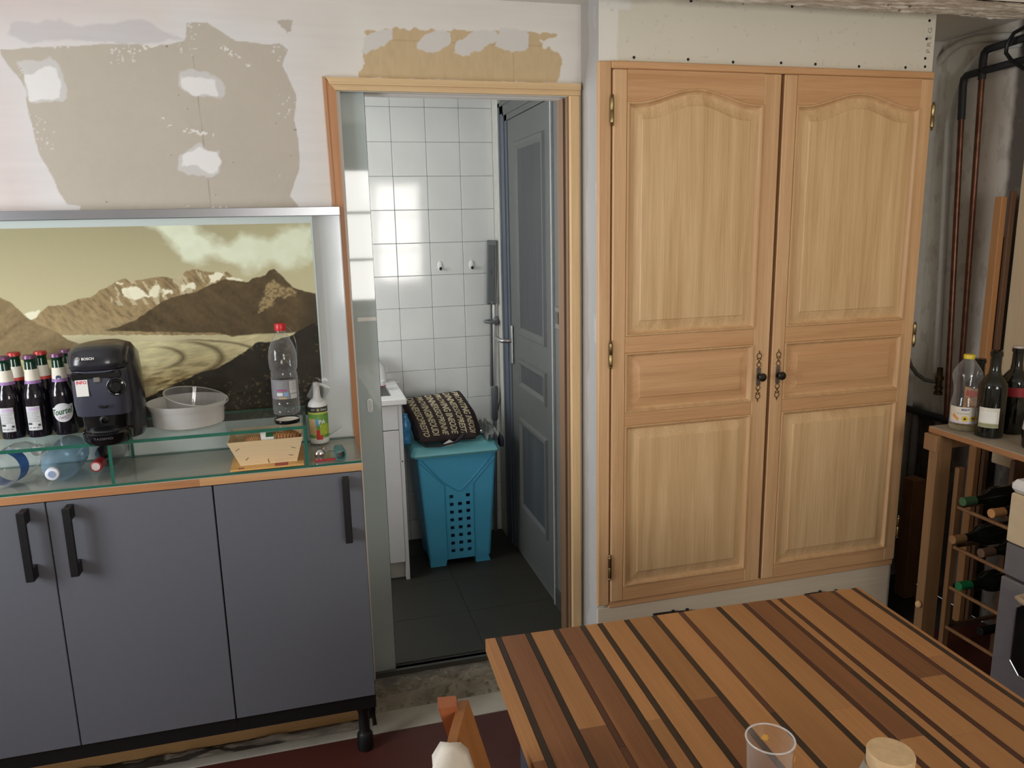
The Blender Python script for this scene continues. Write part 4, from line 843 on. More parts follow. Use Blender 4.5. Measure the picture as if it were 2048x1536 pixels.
T = Matrix.Translation((-0.5575, 2.185, GT+0.0365)) @ Matrix.Rotation(math.radians(-3), 4, 'Z') @ Matrix.Rotation(-PI/2, 4, 'X')
MB().lathe([(0.0135,0.030),(0.0140,0.06),(0.017,0.075),(0.030,0.098),(0.0345,0.115),(0.0345,0.20),(0.030,0.206),(0,0.206)], 28, T=T).build('body', DKGLASS, t, smooth=50)
cp_ = MB().lathe([(0.0105,0.0),(0.0140,0.001),(0.0148,0.004),(0.0145,0.045),(0.0140,0.045)], 28, T=T).build('capsule', plain('red_capsule', S(150,36,44), 0.35), t, smooth=40)
MB().lathe([(0,-0.0008),(0.0105,-0.0008),(0.0106,0.0006)], 24, T=T).build('capsule_disc', plain('silver_disc', S(206,190,186), 0.4), cp_)

# spray bottle, stopper, teal nozzle, steel rule, red bar
sx_, sy2_ = 0.0215, 2.366
t = thing('spray_can', 'white spray bottle with green food-picture label and clear tilted cap', 'spray', (sx_, sy2_, GT))
MB().lathe([(0.024,0.0005),(0.0275,0.003),(0.0290,0.008),(0.0290,0.114),(0.0275,0.118)], 30, (sx_,sy2_,GT), closed=True).build('body', WHITE_PL, t, smooth=50)
MB().arc((sx_,sy2_), 0.0293, -2.4, 2.4, GT+0.100, GT+0.116, 24).build('label_band', plain('dark_grey_band', S(60,62,62), 0.4), t)
lab = MB().arc((sx_,sy2_), 0.0293, -2.4, 2.4, GT+0.020, GT+0.0938, 24).build('label', plain('green_label', S(110,160,70), 0.45, var=0.3, scale=50), t)
f = lambda u, v: (sx_+0.0302*math.sin(u/0.0295), sy2_-0.0302*math.cos(u/0.0295), GT+v)
m = MB(); m.arc((sx_,sy2_), 0.0294, -2.4, 2.4, GT+0.0940, GT+0.0998, 24).build('label_stripe', plain('lime_stripe', S(196,206,84), 0.45), t)
m = MB(); m.arc((sx_,sy2_), 0.0297, 0.10, 1.3, GT+0.030, GT+0.062, 8).build('label_block', plain('lime_block', S(170,190,60), 0.45, var=0.15, scale=120), lab)
m = MB(); m.arc((sx_,sy2_), 0.0298, -1.2, -0.25, GT+0.030, GT+0.080, 8).build('label_block', plain('bread_print', S(208,178,128), 0.45, var=0.1), lab)
m = MB(); m.arc((sx_,sy2_), 0.0299, -0.32, 0.02, GT+0.058, GT+0.080, 5).build('label_block', plain('sky_print', S(96,164,200), 0.45), lab)
m = MB(); m.arc((sx_,sy2_), 0.0300, -0.28, 0.08, GT+0.016, GT+0.046, 5).arc((sx_,sy2_), 0.0300, 0.08, 0.34, GT+0.016, GT+0.030, 5).build('label_block', RED, lab)
m = MB(); add_text(m, 'PA', 0.0135, lambda u, v: f(u+0.0105, v+0.0705), bold=0.04); add_text(m, 'apre', 0.0048, lambda u, v: f(u-0.0150, v+0.1075), bold=0.02); add_text(m, 'Odeur', 0.0060, lambda u, v: f(u+0.0185, v+0.1080), bold=0.02); m.build('lettering', PAPER, lab)
m = MB(); m.add([f(0.0038*math.cos(2*PI*k/16), 0.1078+0.0038*math.sin(2*PI*k/16)) for k in range(16)], [tuple(range(16))]).build('emblem', plain('sun_emblem', S(190,176,96), 0.5), lab)
MB().lathe([(0.0280,0.1175),(0.0265,0.126),(0.0200,0.134),(0.0125,0.139),(0.0105,0.150),(0.0095,0.176),(0.0085,0.186),(0,0.187)], 28, (sx_,sy2_,GT)).build('nozzle', WHITE_PL, t, smooth=50)
T = Matrix.Translation((sx_+0.004, sy2_, GT+0.150)) @ Matrix.Rotation(math.radians(26), 4, 'Y')
MB().lathe([(0.0285,-0.018),(0.0275,0.030),(0.0265,0.0325),(0,0.0325)], 6, T=T).lathe([(0.0278,-0.018),(0.0268,0.029),(0,0.0315)], 6, T=T).build('clear_cap', CLEARP, t)
t = thing('bottle_stopper', 'round chrome bottle stopper lying beside the spray bottle', 'stopper', (0.016, 2.20, GT))
T = Matrix.Translation((0.0145, 2.180, GT+0.0142)) @ Matrix.Rotation(math.radians(-12), 4, 'Z') @ Matrix.Rotation(-PI/2, 4, 'X')
MB().lathe([(0,-0.004),(0.006,-0.0035),(0.0100,-0.001),(0.0130,0.001),(0.0140,0.006),(0.0130,0.012),(0.0120,0.014),(0.0095,0.018),(0.0090,0.050),(0.006,0.056),(0,0.057)], 28, T=T).build('knob', CHROME, t, smooth=40)
MB().lathe([(0.0142,0.010),(0.0146,0.013),(0.0142,0.016)], 28, T=T).build('collar', plain('brown_collar', S(90,72,60), 0.3, 0.8), t, smooth=40)
MB().tube([(0.028,2.215,GT+0.010),(0.045,2.225,GT+0.014),(0.058,2.222,GT+0.010)], [0.004,0.006,0.004], 10, flat=0.5).build('lever', STEEL, t, smooth=50)
tag(B(0.001, 0.058, 2.157, 2.166, GT+0.0003, GT+0.006, 0.001).build('bar', plain('red_plastic', S(168,40,48), 0.3)), 'thin red plastic bar lying in front of the chrome stopper', 'bar')
t = thing('nozzle_tip', 'teal plastic square tube lying open end forward beside the chrome stopper', 'tube', (0.072, 2.17, GT))
TEAL = plain('teal_plastic', S(62,112,110), 0.4)
def sq(cx_, y, cz_, h, n=24): return [(cx_+h*math.copysign(abs(math.cos(2*PI*k/n))**0.55, math.cos(2*PI*k/n)), y, cz_+h*math.copysign(abs(math.sin(2*PI*k/n))**0.55, math.sin(2*PI*k/n))) for k in range(n)]
MB().loft([sq(0.0735,2.148,GT+0.0160,0.0118), sq(0.0735,2.148,GT+0.0160,0.0150), sq(0.0735,2.152,GT+0.0160,0.0156), sq(0.0728,2.170,GT+0.0165,0.0145), sq(0.0700,2.200,GT+0.0190,0.0140), sq(0.0695,2.205,GT+0.0190,0.0120), sq(0.0700,2.203,GT+0.0188,0.0108), sq(0.0733,2.150,GT+0.0160,0.0116)], caps=False).build('tube', TEAL, t, smooth=35)
T = Matrix.Translation((0.052, 2.392, GT+0.014)) @ Matrix.Rotation(math.radians(-27), 4, 'Y')
tag(B(-0.022, 0.045, -0.004, 0.004, -0.0008, 0.0008, 0.0, T).build('steel_rule', plain('rule_steel', S(176,176,172), 0.35, 0.9, var=0.15, scale=200)), 'short steel rule leaning against the spray bottle', 'rule')

# ------------------------------------------------------------------ fitted oak cupboard
OAK_V = wood('oak_upright', S(200,154,108), S(230,190,144), 'z', 0.42, 0.9, contrast=(0.32, 0.68))
OAK_H = wood('oak_rail', S(194,144,98), S(224,178,130), 'x', 0.42, 0.9, contrast=(0.32, 0.68))
OAK_P = wood('oak_panel', S(202,162,114), S(236,202,154), 'z', 0.42, 0.75, contrast=(0.34, 0.66))
OAK_S = wood('oak_moulding', S(196,152,106), S(224,186,140), 'z', 0.4, 1.3)
GAP = plain('shadowed_oak', S(128,92,62), 0.6)
BRASS = plain('aged_brass', S(150,134,96), 0.3, 1.0, var=0.2, scale=60)
IRON = plain('bronzed_iron', S(52,48,42), 0.35, 0.7, var=0.15, scale=90); PLATE = plain('pewter_plate', S(116,106,94), 0.4, 0.7, var=0.2, scale=80); BRONZE = plain('bronze_scroll', S(104,82,54), 0.35, 0.7, var=0.15)
cb = thing('fitted_cupboard', 'tall fitted oak cupboard with two arched panel doors', 'cupboard', (1.5, 2.29, 0.29))
B(0.897, 0.9375, 2.280, 2.2995, 0.288, 2.041, 0.003).build('frame_stile', OAK_V, cb)
B(0.9377, 2.100, 2.280, 2.2995, 2.0205, 2.043, 0.003).build('frame_rail', OAK_H, cb)
B(0.9377, 2.094, 2.282, 2.2995, 0.275, 0.2995, 0.002).build('frame_rail', OAK_H, cb)
B(1.500, 1.535, 2.2965, 2.2998, 0.300, 2.020).build('centre_post', GAP, cb)
B(0.900, 2.086, 2.2865, 2.2995, 0.004, 0.2745, 0.001).build('skirt_board', wood('limed_skirt', S(206,190,166), S(226,212,188), 'x', 0.6, 0.4), cb)
YF = 2.274
def cup_door(x0, x1, px0, px1, hinge_x, knob_x, nm, far):
    d = MB().box(x0, px0, YF, YF+0.021, 0.3005, 2.018, 0.0025).box(px1, x1, YF, YF+0.021, 0.3005, 2.018, 0.0025).build('door', OAK_V, cb)
    d['label'] = nm
    rails = ((0.3005, 0.352), (0.919, 0.962), (1.160, 1.213))
    for z0, z1 in rails: B(px0, px1, YF+0.0006, YF+0.020, z0, z1, 0.0012).build('rail', OAK_H, d)
    n = 28; A = 0.042; zt = 1.926
    top = [(px0+(px1-px0)*k/n, zt+A*(0.5+0.5*math.cos(PI*min(1, abs(1-2*k/n)/0.92)))) for k in range(n+1)]
    m = MB(); m.prism([(px0,2.018)]+top+[(px1,2.018)], YF+0.0006, YF+0.020).build('arched_rail', OAK_H, d)
    for z0, z1, ar, mat in ((0.352,0.919,0,OAK_P),(0.962,1.160,0,OAK_H),(1.213,zt,A,OAK_P)):
        pl = lambda a, b, dd: (a, YF-dd, b)
        m = MB(); rings_panel(m, px0, px1, z0, z1, [(0,-0.001),(0.0015,0.0035),(0.0055,0.0035),(0.0085,-0.004),(0.0125,-0.0075),(0.016,-0.0085)], pl, ar, n); m.v = m.v; 
        m.f = m.f[:-n]; m.mi = m.mi[:-n]; m.build('moulding', OAK_S, d, smooth=30)
        m = MB(); rings_panel(m, px0+0.0155, px1-0.0155, z0+0.0155, z1-0.0155, [(0,-0.0085),(0.002,-0.0085),(0.032,0.0010),(0.034,0.0032),(0.039,0.0036)], pl, ar, n); m.build('panel', mat, d, smooth=30)
    for hz in (1.900, 1.158, 0.430):
        T0 = (hinge_x, YF-0.002, hz)
        m = MB(); m.lathe([(0,-0.046),(0.0035,-0.045),(0.0048,-0.042),(0.003,-0.039),(0.0055,-0.037),(0.0062,-0.033),(0.0062,-0.001),(0.0056,0),(0.0062,0.001),(0.0062,0.033),(0.0055,0.037),(0.003,0.039),(0.0048,0.042),(0.0035,0.045),(0,0.046)], 14, T0)
        m.build('hinge', BRASS, d, smooth=50)
    zc = 1.050; kx = knob_x
    m = MB(); m.box(kx-0.0085, kx+0.0085, YF-0.0035, YF-0.0002, zc-0.030, zc+0.030, 0.0015); es = m.build('escutcheon', PLATE, d)
    for sg in (1, -1):
        m = MB()
        m.torus((kx, YF-0.0015, zc+sg*0.0395), 0.0078, 0.0013, seg=18, sec=6).torus((kx, YF-0.0015, zc+sg*0.0700), 0.0086, 0.0014, seg=18, sec=6)
        for q in (1, -1):
            m.tube([(kx+q*0.0065, YF-0.0015, zc+sg*0.0445), (kx, YF-0.0015, zc+sg*0.0530), (kx-q*0.0075, YF-0.0015, zc+sg*0.0605)], 0.0011, 5)
            m.tube([(kx+q*0.0085, YF-0.0015, zc+sg*0.0580), (kx+q*0.0040, YF-0.0015, zc+sg*0.0615)], 0.0012, 5)
        m.tube([(kx, YF-0.0015, zc+sg*0.0785), (kx, YF-0.0015, zc+sg*0.0905)], [0.0018, 0.0004], 6).ball((kx, YF-0.0015, zc+sg*0.0835), 0.0036, 0.0012, 0.0016, 8, 6)
        m.build('scroll', BRONZE, d, smooth=50)
    T = Matrix.Translation((kx+0.001, YF-0.003, zc)) @ Matrix.Rotation(PI/2, 4, 'X')
    MB().lathe([(0.0085,0),(0.0085,0.003),(0.0045,0.006),(0.0040,0.012),(0.0095,0.016),(0.0135,0.020),(0.0145,0.024),(0.0120,0.028),(0,0.030)], 20, T=T).build('knob', IRON, d, smooth=40)
    return d
cup_door(0.942, 1.5125, 0.987, 1.452, 0.9365, 1.4745, 'left oak door, hinged beside the doorway', 0)
cup_door(1.5245, 2.093, 1.572, 2.045, 2.0975, 1.549, 'right oak door, hinged beside the pipes', 1)
for i, (xs, zs) in enumerate((((1.105,1.16,1.215,1.27), (0.226,0.222,0.219,0.214)), ((1.715,1.76,1.83,1.89), (0.207,0.205,0.199,0.196)))):
    m = MB(); m.tube([(xs[k], 2.281+0.003*(k % 2), zs[k]) for k in range(4)], [0.004,0.005,0.0045,0.003], 8)
    for k in (1, 2): m.ball((xs[k]+0.02, 2.281, zs[k]+0.006), 0.007, 0.004, 0.005, 8, 6)
    tag(m.build('cable', BLACK, None, smooth=60), ('short dark cable at the left foot of the oak cupboard', 'short dark cable at the right foot of the oak cupboard')[i], 'cable', 'cables clipped along the cupboard foot')

# ------------------------------------------------------------------ in the utility room
su = thing('sink_cabinet', 'white lacquered sink cabinet half hidden by the sliding glass door', 'cabinet', (0.0, 3.38, UZ))
B(-0.55, 0.352, 3.182, 3.595, UZ+0.085, 0.77).build('carcass', WHITE_LAC, su)
B(0.3525, 0.369, 3.165, 3.595, UZ+0.0005, 0.846, 0.001).build('side_panel', WHITE_LAC, su)
B(-0.55, 0.3522, 3.20, 3.215, UZ+0.0005, UZ+0.085).build('toe_kick', plain('offwhite_kick', S(196,192,186), 0.5), su)
B(-0.15, 0.352, 3.163, 3.1815, 0.739, 0.844, 0.0015).build('drawer', WHITE_LAC, su)
dr = B(-0.15, 0.352, 3.163, 3.1815, UZ+0.086, 0.735, 0.0015).build('door', WHITE_LAC, su)
MB().lathe([(0.003,0),(0.003,0.0012),(0,0.0014)], 10, T=Matrix.Translation((0.361,3.1645,0.60)) @ Matrix.Rotation(PI/2, 4, 'X')).build('screw', INK, su)
sk = thing('sink', 'white countertop with recessed basin on the sink cabinet', 'sink', (0.0, 3.38, 0.85))
m = MB(); m.box(-0.55, 0.390, 3.150, 3.235, 0.847, 0.872, 0.003).box(-0.55, 0.390, 3.575, 3.598, 0.847, 0.872, 0.002).box(0.335, 0.390, 3.2352, 3.5748, 0.847, 0.872, 0.002).box(-0.55, -0.10, 3.2352, 3.5748, 0.847, 0.872); m.build('rim', WHITE_PL, sk)
m = MB(); m.box(-0.10, 0.335, 3.236, 3.574, 0.775, 0.779).box(0.331, 0.335, 3.236, 3.574, 0.779, 0.872).box(-0.10, -0.096, 3.236, 3.574, 0.779, 0.846).box(-0.096, 0.331, 3.2355, 3.239, 0.779, 0.866).box(-0.096, 0.331, 3.571, 3.5745, 0.779, 0.866); m.build('basin', STEEL, sk)
tp = thing('tap', 'chrome ball-ended tap at the back of the basin', 'tap', (0.27, 3.55, 0.872))
MB().lathe([(0.022,0.0005),(0.022,0.008),(0.014,0.012),(0.012,0.09),(0.018,0.10),(0.018,0.125),(0,0.13)], 20, (0.20,3.585,0.872)).tube([(0.20,3.585,0.95),(0.24,3.52,0.965),(0.285,3.45,0.950),(0.290,3.44,0.930)], 0.0085, 10).build('body', CHROME, tp, smooth=50)
so = thing('detergent_bottle', 'white detergent bottle standing behind the basin', 'bottle', (0.335, 3.585, 0.8722))
m = MB(); m.loft([sup(0.300, 3.55, 0.050, 0.030, 0.030, 0.8725, 3), sup(0.300, 3.55, 0.052, 0.032, 0.032, 0.90, 3), sup(0.298, 3.55, 0.048, 0.030, 0.030, 0.945, 3), sup(0.288, 3.55, 0.030, 0.022, 0.022, 0.985, 2.5), sup(0.286, 3.55, 0.026, 0.02, 0.02, 1.0, 2.5)]); m.build('body', WHITE_PL, so, smooth=50)
br = thing('dish_brush', 'white dish brush with red handle and clear end lying across the basin', 'brush', (0.30, 3.40, 0.878))
m = MB(); m.tube([(0.20,3.330,0.889),(0.27,3.345,0.890),(0.325,3.355,0.894)], [0.006,0.008,0.006], 12, flat=0.6).build('handle', plain('crimson_plastic', S(190,44,84), 0.35), br, smooth=50)
m = MB(); m.loft([sup(0.27,3.355,0.052,0.018,0.018,0.8955,4), sup(0.27,3.355,0.054,0.02,0.02,0.902,4), sup(0.27,3.355,0.052,0.018,0.018,0.916,4)]); m.build('head', WHITE_PL, br, smooth=40)
m = MB(); m.tube([(0.325,3.355,0.894),(0.35,3.36,0.899),(0.385,3.365,0.903)], [0.006,0.012,0.008], 12, flat=0.5).build('end_loop', CLEARP, br, smooth=50)

# laundry hamper with lattice of square holes
HB = plain('turquoise_plastic', S(80,174,214), 0.4, var=0.04, scale=6); HBL = plain('teal_rim_plastic', S(112,184,194), 0.42, var=0.03)
hp = thing('laundry_hamper', 'blue plastic laundry hamper with square holes beneath the patterned bag', 'hamper', (0.61, 3.39, UZ))
yt, yb = 3.226, 3.252
def hx(z, side):
    t_ = (z-UZ)/(0.60-UZ); return (0.474-0.044*t_, 0.752+0.034*t_)[side]
def hy(z): return yb+(yt-yb)*(z-UZ)/(0.60-UZ)
colx = [0.5765, 0.6140, 0.6515]; zr = [0.393-0.0375*k for k in range(8)]
xs = sorted([0.0]+[c+d for c in colx for d in (-0.0085, 0.0085)]+[0.548, 0.680]+[1.0]); zs = sorted([UZ+0.03, 0.60]+[z+d for z in zr for d in (-0.0075, 0.0075)]+[0.42])
m = MB(); grid_v = {}
def HV(i, j):
    if (i, j) not in grid_v:
        z = zs[j]; x = xs[i]; x = hx(z, 0)+0.012 if x == 0.0 else (hx(z, 1)-0.012 if x == 1.0 else x+ (0.004*(0.40-z)/0.4))
        grid_v[i, j] = len(m.v); m.v.append((x, hy(z), z))
    return grid_v[i, j]
for i in range(len(xs)-1):
    for j in range(len(zs)-1):
        xc = (xs[i]+xs[i+1])/2; zc = (zs[j]+zs[j+1])/2
        ci = [k for k, c in enumerate(colx) if abs(xc-c) < 0.002]; ri = [k for k, z in enumerate(zr) if abs(zc-z) < 0.002]
        if ci and ri and not (ri[0] == 0 and ci[0] == 1): continue
        m.f.append((HV(i,j), HV(i+1,j), HV(i+1,j+1), HV(i,j+1))); m.mi.append(0)
yk = 3.515
def bring(z):
    a, b, y0 = hx(z,0), hx(z,1), hy(z); return [(a+0.012,y0,z),(a+0.004,y0+0.004,z),(a,y0+0.012,z),(a+0.002,yk,z),(b-0.002,yk,z),(b,y0+0.012,z),(b-0.004,y0+0.004,z),(b-0.012,y0,z)]
r0, r1 = bring(UZ+0.03), bring(0.60); n0 = len(m.v); m.v += r0+r1
for k in range(7): m.f.append((n0+k, n0+k+1, n0+8+k+1, n0+8+k)); m.mi.append(0)
m.box(0.480, 0.748, 3.256, 3.51, UZ+0.028, UZ+0.032)
bd_ = m.build('body', HB, hp)
m = MB()
for a, b in ((0.4745, 0.545), (0.683, 0.7515)): m.prism([(a,UZ+0.0005),(b,UZ+0.0005),(b+0.006*(1 if a < 0.5 else -1.5),UZ+0.031),(a,UZ+0.031)], 3.2525, 3.30)
m.box(0.4745, 0.7515, 3.44, 3.505, UZ+0.0005, UZ+0.029).build('foot', HB, hp)
m = MB(); L3 = lambda x, z: (x, hy(z)-0.0005, z)
for pts in ([(0.449,0.575),(0.545,0.460),(0.606,0.418),(0.622,0.418),(0.664,0.460),(0.772,0.577)], [(0.444,0.560),(0.547,0.448)], [(0.778,0.560),(0.676,0.448)], [(0.547,0.448),(0.553,0.10)], [(0.676,0.448),(0.677,0.10)]):
    m.tube([L3(*p) for p in pts], 0.0026, 6)
m.build('moulded_rib', plain('deep_turquoise', S(62,154,194), 0.4), hp, smooth=60)
m = MB(); m.loft([[(0.418+e,3.204+e,z),(0.786-e,3.204+e,z),(0.800-e,3.220+e,z),(0.802-e,3.525,z),(0.400+e,3.525,z),(0.402+e,3.220+e,z)] for z, e in ((0.588,0.006),(0.598,0.0),(0.606,0.002),(0.632,0.016),(0.636,0.022))]); m.build('lid', HBL, hp, smooth=30)

# bag lying on the hamper: slumped pillow shape, printed all over
bagm = plain('dark_brown_cloth', S(52,38,40), 0.75, var=0.15, scale=40, bump=0.15)
bg = thing('shopping_bag', 'folded dark brown bag printed with cream script on the hamper', 'bag', (0.57, 3.35, 0.64))
def bag_front(u, v):
    """u across 0..1, v up 0..1 -> point on the sloping printed face"""
    x = 0.452+0.245*u + (-0.040+0.000*u)*v + 0.012*math.sin(v*3)*u; z = 0.658+0.160*v**0.85+0.016*u*v; y = 3.232+0.175*v**1.35
    bul = 0.022*math.sin(PI*min(1, max(0, u)))**0.7*math.sin(PI*min(1, max(0, v)))**0.7 + 0.004*math.sin(u*21+v*5)*math.sin(v*9)
    return Vector((x, y-bul*0.8, z+bul*0.7))
nu_, nv_ = 30, 22; m = MB()
fr = [[bag_front(i/nu_, j/nv_) for i in range(nu_+1)] for j in range(nv_+1)]
vv = [p for r in fr for p in r]; ff = [(j*(nu_+1)+i, j*(nu_+1)+i+1, (j+1)*(nu_+1)+i+1, (j+1)*(nu_+1)+i) for j in range(nv_) for i in range(nu_)]
m.add(vv, ff)
# side gusset on the right, underside and back
gus = []
for j in range(nv_+1):
    p = fr[j][nu_]; t_ = j/nv_; gus.append([p + Vector((0.042*math.sin(PI*q/6*0.5)*(1-0.35*t_), 0.10*q/6*(1-0.6*t_), -0.02*(q/6)**2-0.03*t_*(q/6))) for q in range(7)])
n0 = len(m.v); m.v += [tuple(p) for r in gus for p in r]
for j in range(nv_):
    for q in range(6): m.f.append((n0+j*7+q, n0+j*7+q+1, n0+(j+1)*7+q+1, n0+(j+1)*7+q)); m.mi.append(0)
lef = []
for j in range(nv_+1):
    p = fr[j][0]; t_ = j/nv_; lef.append([p + Vector((-0.018*math.sin(PI*q/4*0.5), 0.08*q/4*(1-0.6*t_), -0.01*(q/4)**2)) for q in range(5)])
n0 = len(m.v); m.v += [tuple(p) for r in lef for p in r]
for j in range(nv_):
    for q in range(4): m.f.append((n0+j*5+q, n0+j*5+q+1, n0+(j+1)*5+q+1, n0+(j+1)*5+q)); m.mi.append(0)
bot = [fr[0][i]+Vector((0.004*math.sin(i), 0.004, -0.009)) for i in range(nu_+1)]; bak = [p+Vector((0, 0.16, -0.004)) for p in bot]; topb = [fr[nv_][i]+Vector((0, 0.045, -0.05)) for i in range(nu_+1)]
n0 = len(m.v); m.v += [tuple(p) for p in fr[0]+bot+bak+topb+fr[nv_]]; k_ = nu_+1
for r in range(4):
    for i in range(nu_): m.f.append((n0+r*k_+i, n0+r*k_+i+1, n0+(r+1)*k_+i+1, n0+(r+1)*k_+i)); m.mi.append(0)
m.build('body', bagm, bg, smooth=60)
SCRIPT = plain('cream_script', S(206,194,160), 0.7)
m = MB(); words = ['DINNERSSOPRESTO','PROVINGIINEOUDI','DINNERSSOPRINNE','PROVING IINEODE','DINNERSSOPRESTI','PRONTING INEODI']
for c in range(6):
    u0 = 0.10+c*0.165
    def fn(a, b, u0=u0, c=c):
        # a runs down the face, b across the column
        v = 0.52-a; u = u0+b+0.10*(0.5-v)*0.6
        p = bag_front(min(0.995, max(0.005, u)), min(0.985, max(0.02, v))); q = bag_front(min(0.995, max(0.005, u))+0.004, min(0.985, max(0.02, v))+0.0)
        return p + Vector((0, -0.0022, 0.0022))
    add_text(m, words[c], 0.112, fn, shear=0.25, bold=0.022, wid=0.92)
m.build('lettering', SCRIPT, bg)
m = MB(); m.tube([(0.445,3.232,0.668),(0.47,3.216,0.642),(0.53,3.208,0.640),(0.60,3.208,0.650),(0.625,3.205,0.672),(0.648,3.21,0.690)], [0.006,0.009,0.009,0.010,0.016,0.006], 10, flat=0.6).build('strap', plain('black_strap', S(34,28,34), 0.7), bg, smooth=60)
T = Matrix.Translation((0.722, 3.235, 0.680)) @ Matrix.Rotation(PI/2, 4, 'X'); MB().lathe([(0.004,0),(0.0075,0.001),(0.0075,0.003),(0.004,0.004)], 16, T=T).build('eyelet', STEEL, bg, smooth=40)
m = MB(); m.prism([(0.556,0.637),(0.586,0.640),(0.590,0.652),(0.572,0.664),(0.545,0.648)], 3.2035, 3.2050).build('swing_tag', PAPER, bg)
# silvery plastic bag under it
pb = thing('plastic_bag', 'crumpled silvery plastic bag spilling over the hamper corner', 'bag', (0.72, 3.34, 0.637))
random.seed(5); m = MB(); nx_, ny_ = 22, 14; vv = []
for j in range(ny_+1):
    for i in range(nx_+1):
        u, v = i/nx_, j/ny_; h_ = 0.018*random.random()*math.sin(PI*u)**0.4+0.014*math.sin(u*9+v*4)**2+0.010*u
        vv.append((0.742+0.065*u, 3.212+0.27*v, 0.638+h_*1.2))
m.add(vv, [(j*(nx_+1)+i, j*(nx_+1)+i+1, (j+1)*(nx_+1)+i+1, (j+1)*(nx_+1)+i) for j in range(ny_) for i in range(nx_)]); m.build('sheet', plain('silver_grey_film', S(150,152,150), 0.35, 0.2, var=0.15, scale=20), pb)
m = MB(); m.loft([sup(0.815, 3.25, 0.010, 0.02, 0.05, 0.602, 2.4), sup(0.814, 3.25, 0.011, 0.026, 0.06, 0.630, 2.4), sup(0.808, 3.25, 0.012, 0.02, 0.05, 0.650, 2.4)]).build('navy_corner', plain('navy_film', S(34,40,58), 0.4), pb, smooth=50)
wb = thing('bottle', 'blue plastic bottle wedged between sink cabinet and patterned bag', 'bottle', (0.41, 3.33, 0.637))
MB().lathe([(0,0),(0.022,0.001),(0.026,0.006),(0.026,0.03),(0.023,0.04),(0.026,0.05),(0.026,0.09),(0.016,0.115),(0.012,0.125),(0.012,0.135),(0,0.136)], 20, (0.396,3.30,0.6372)).build('body', plain('blue_bottle', S(70,140,190), 0.25, var=0.25, scale=40), wb, smooth=50)

# flat mop leaning in the corner
mp_ = thing('flat_mop', 'grey folded flat mop leaning head up in the tiled corner', 'mop', (0.86, 3.50, UZ))
MG = plain('mop_grey_plastic', S(104,108,108), 0.45); MD = plain('mop_dark_grey', S(84,88,90), 0.35)
def mpnt(z, dx=0.0, dy=0.0): 
    t_ = (z-UZ)/1.45; return (0.852+0.030*t_+dx, 3.555+0.018*t_+dy, z)
m = MB(); m.tube([mpnt(UZ+0.01), mpnt(0.62)], 0.009, 14).tube([mpnt(0.60), mpnt(1.24)], 0.0105, 14).build('tube', STEEL, mp_, smooth=50)
m = MB(); m.tube([mpnt(0.64), mpnt(0.655), mpnt(0.795), mpnt(0.81)], [0.0125,0.0165,0.0175,0.014], 16).build('grip', MD, mp_, smooth=50)
m = MB(); m.tube([mpnt(0.81, -0.016, 0), mpnt(1.24, -0.012, 0)], 0.006, 10).build('wringer_rod', MD, mp_, smooth=50)
T = Matrix.Translation((0.866, 3.548, 1.355)) @ Matrix.Rotation(math.radians(2.0), 4, 'Y') @ Matrix.Rotation(math.radians(-20), 4, 'Z')
m = MB(); m.box(-0.026, 0.022, -0.010, 0.008, -0.150, 0.148, 0.004, T); hd = m.build('head', MG, mp_)
m = MB(); m.box(-0.018, 0.012, -0.0125, -0.0102, -0.135, 0.125, 0.001, T).build('plate', MD, hd)
m = MB()
for q in (-0.012, 0.010): m.ball((q, -0.0125, -0.143), 0.003, 0.002, 0.003, 8, 6, T)
m.box(-0.003, -0.0005, -0.0135, -0.0124, -0.010, 0.012, 0, T).build('rivet', INK, hd)
m = MB(); c3 = mpnt(1.125); m.torus((c3[0]-0.020, c3[1]-0.020, c3[2]), 0.028, 0.0075, plane='z', seg=24, sec=8).ball((c3[0]+0.008, c3[1]-0.004, c3[2]), 0.018, 0.018, 0.024, 14, 8).build('clamp', MG, mp_, smooth=60)
m = MB(); m.tube([mpnt(0.68, 0.012, -0.004), mpnt(0.74, 0.026, -0.006), mpnt(0.79, 0.034, -0.006)], [0.003,0.004,0.0045], 8).build('lever', MD, mp_, smooth=50)
for i, x in enumerate((0.630, 0.780)):
    hk = thing('wall_hook', ('white oval hook with black peg, left one on the tiles', 'white oval hook with black peg on the tiles near the mop')[i], 'hook', (x, 3.598, 1.388), 'adhesive hooks on the tiled wall')
    MB().ball((x, 3.5985, 1.391), 0.0125, 0.004, 0.0215, 20, 10).build('plate', WHITE_PL, hk, smooth=60)
    MB().tube([(x, 3.595, 1.378), (x, 3.585, 1.376), (x, 3.580, 1.383)], [0.0055,0.0062,0.005], 10).build('peg', BLACK, hk, smooth=60)

# ------------------------------------------------------------------ right-hand corner: pipes, shelf table, bottles, wine rack, cooker
COPPER = plain('old_copper', S(120,82,66), 0.4, 0.8, var=0.25, scale=30); LAG = plain('black_lagging', S(40,40,42), 0.6, var=0.1)
def pipe(label, y, ztop, yb_, zb_, yend, zc):
    t = thing('copper_pipe', label, 'pipe', (2.452, y, zb_), 'copper heating pipes on the right wall')
    def at(z): k = (ztop-z)/(ztop-zb_); return (2.452, y+(yb_-y)*k, z)
    MB().tube([at(zc), at(zb_)], 0.0105, 14).build('copper_run', COPPER, t, smooth=60)
    MB().tube([at(zc-0.005), at(ztop-0.035), (2.452, y-0.004, ztop-0.012), (2.452, y-0.016, ztop-0.002), (2.452, y-0.04, ztop), (2.452, yend, ztop+0.012)], 0.0135, 14).build('lagging', LAG, t, smooth=60)
    return t
pipe('copper pipe nearer the oak cupboard, black lagged elbow at the top', 2.522, 2.082, 2.452, 0.78, 2.10, 1.93)
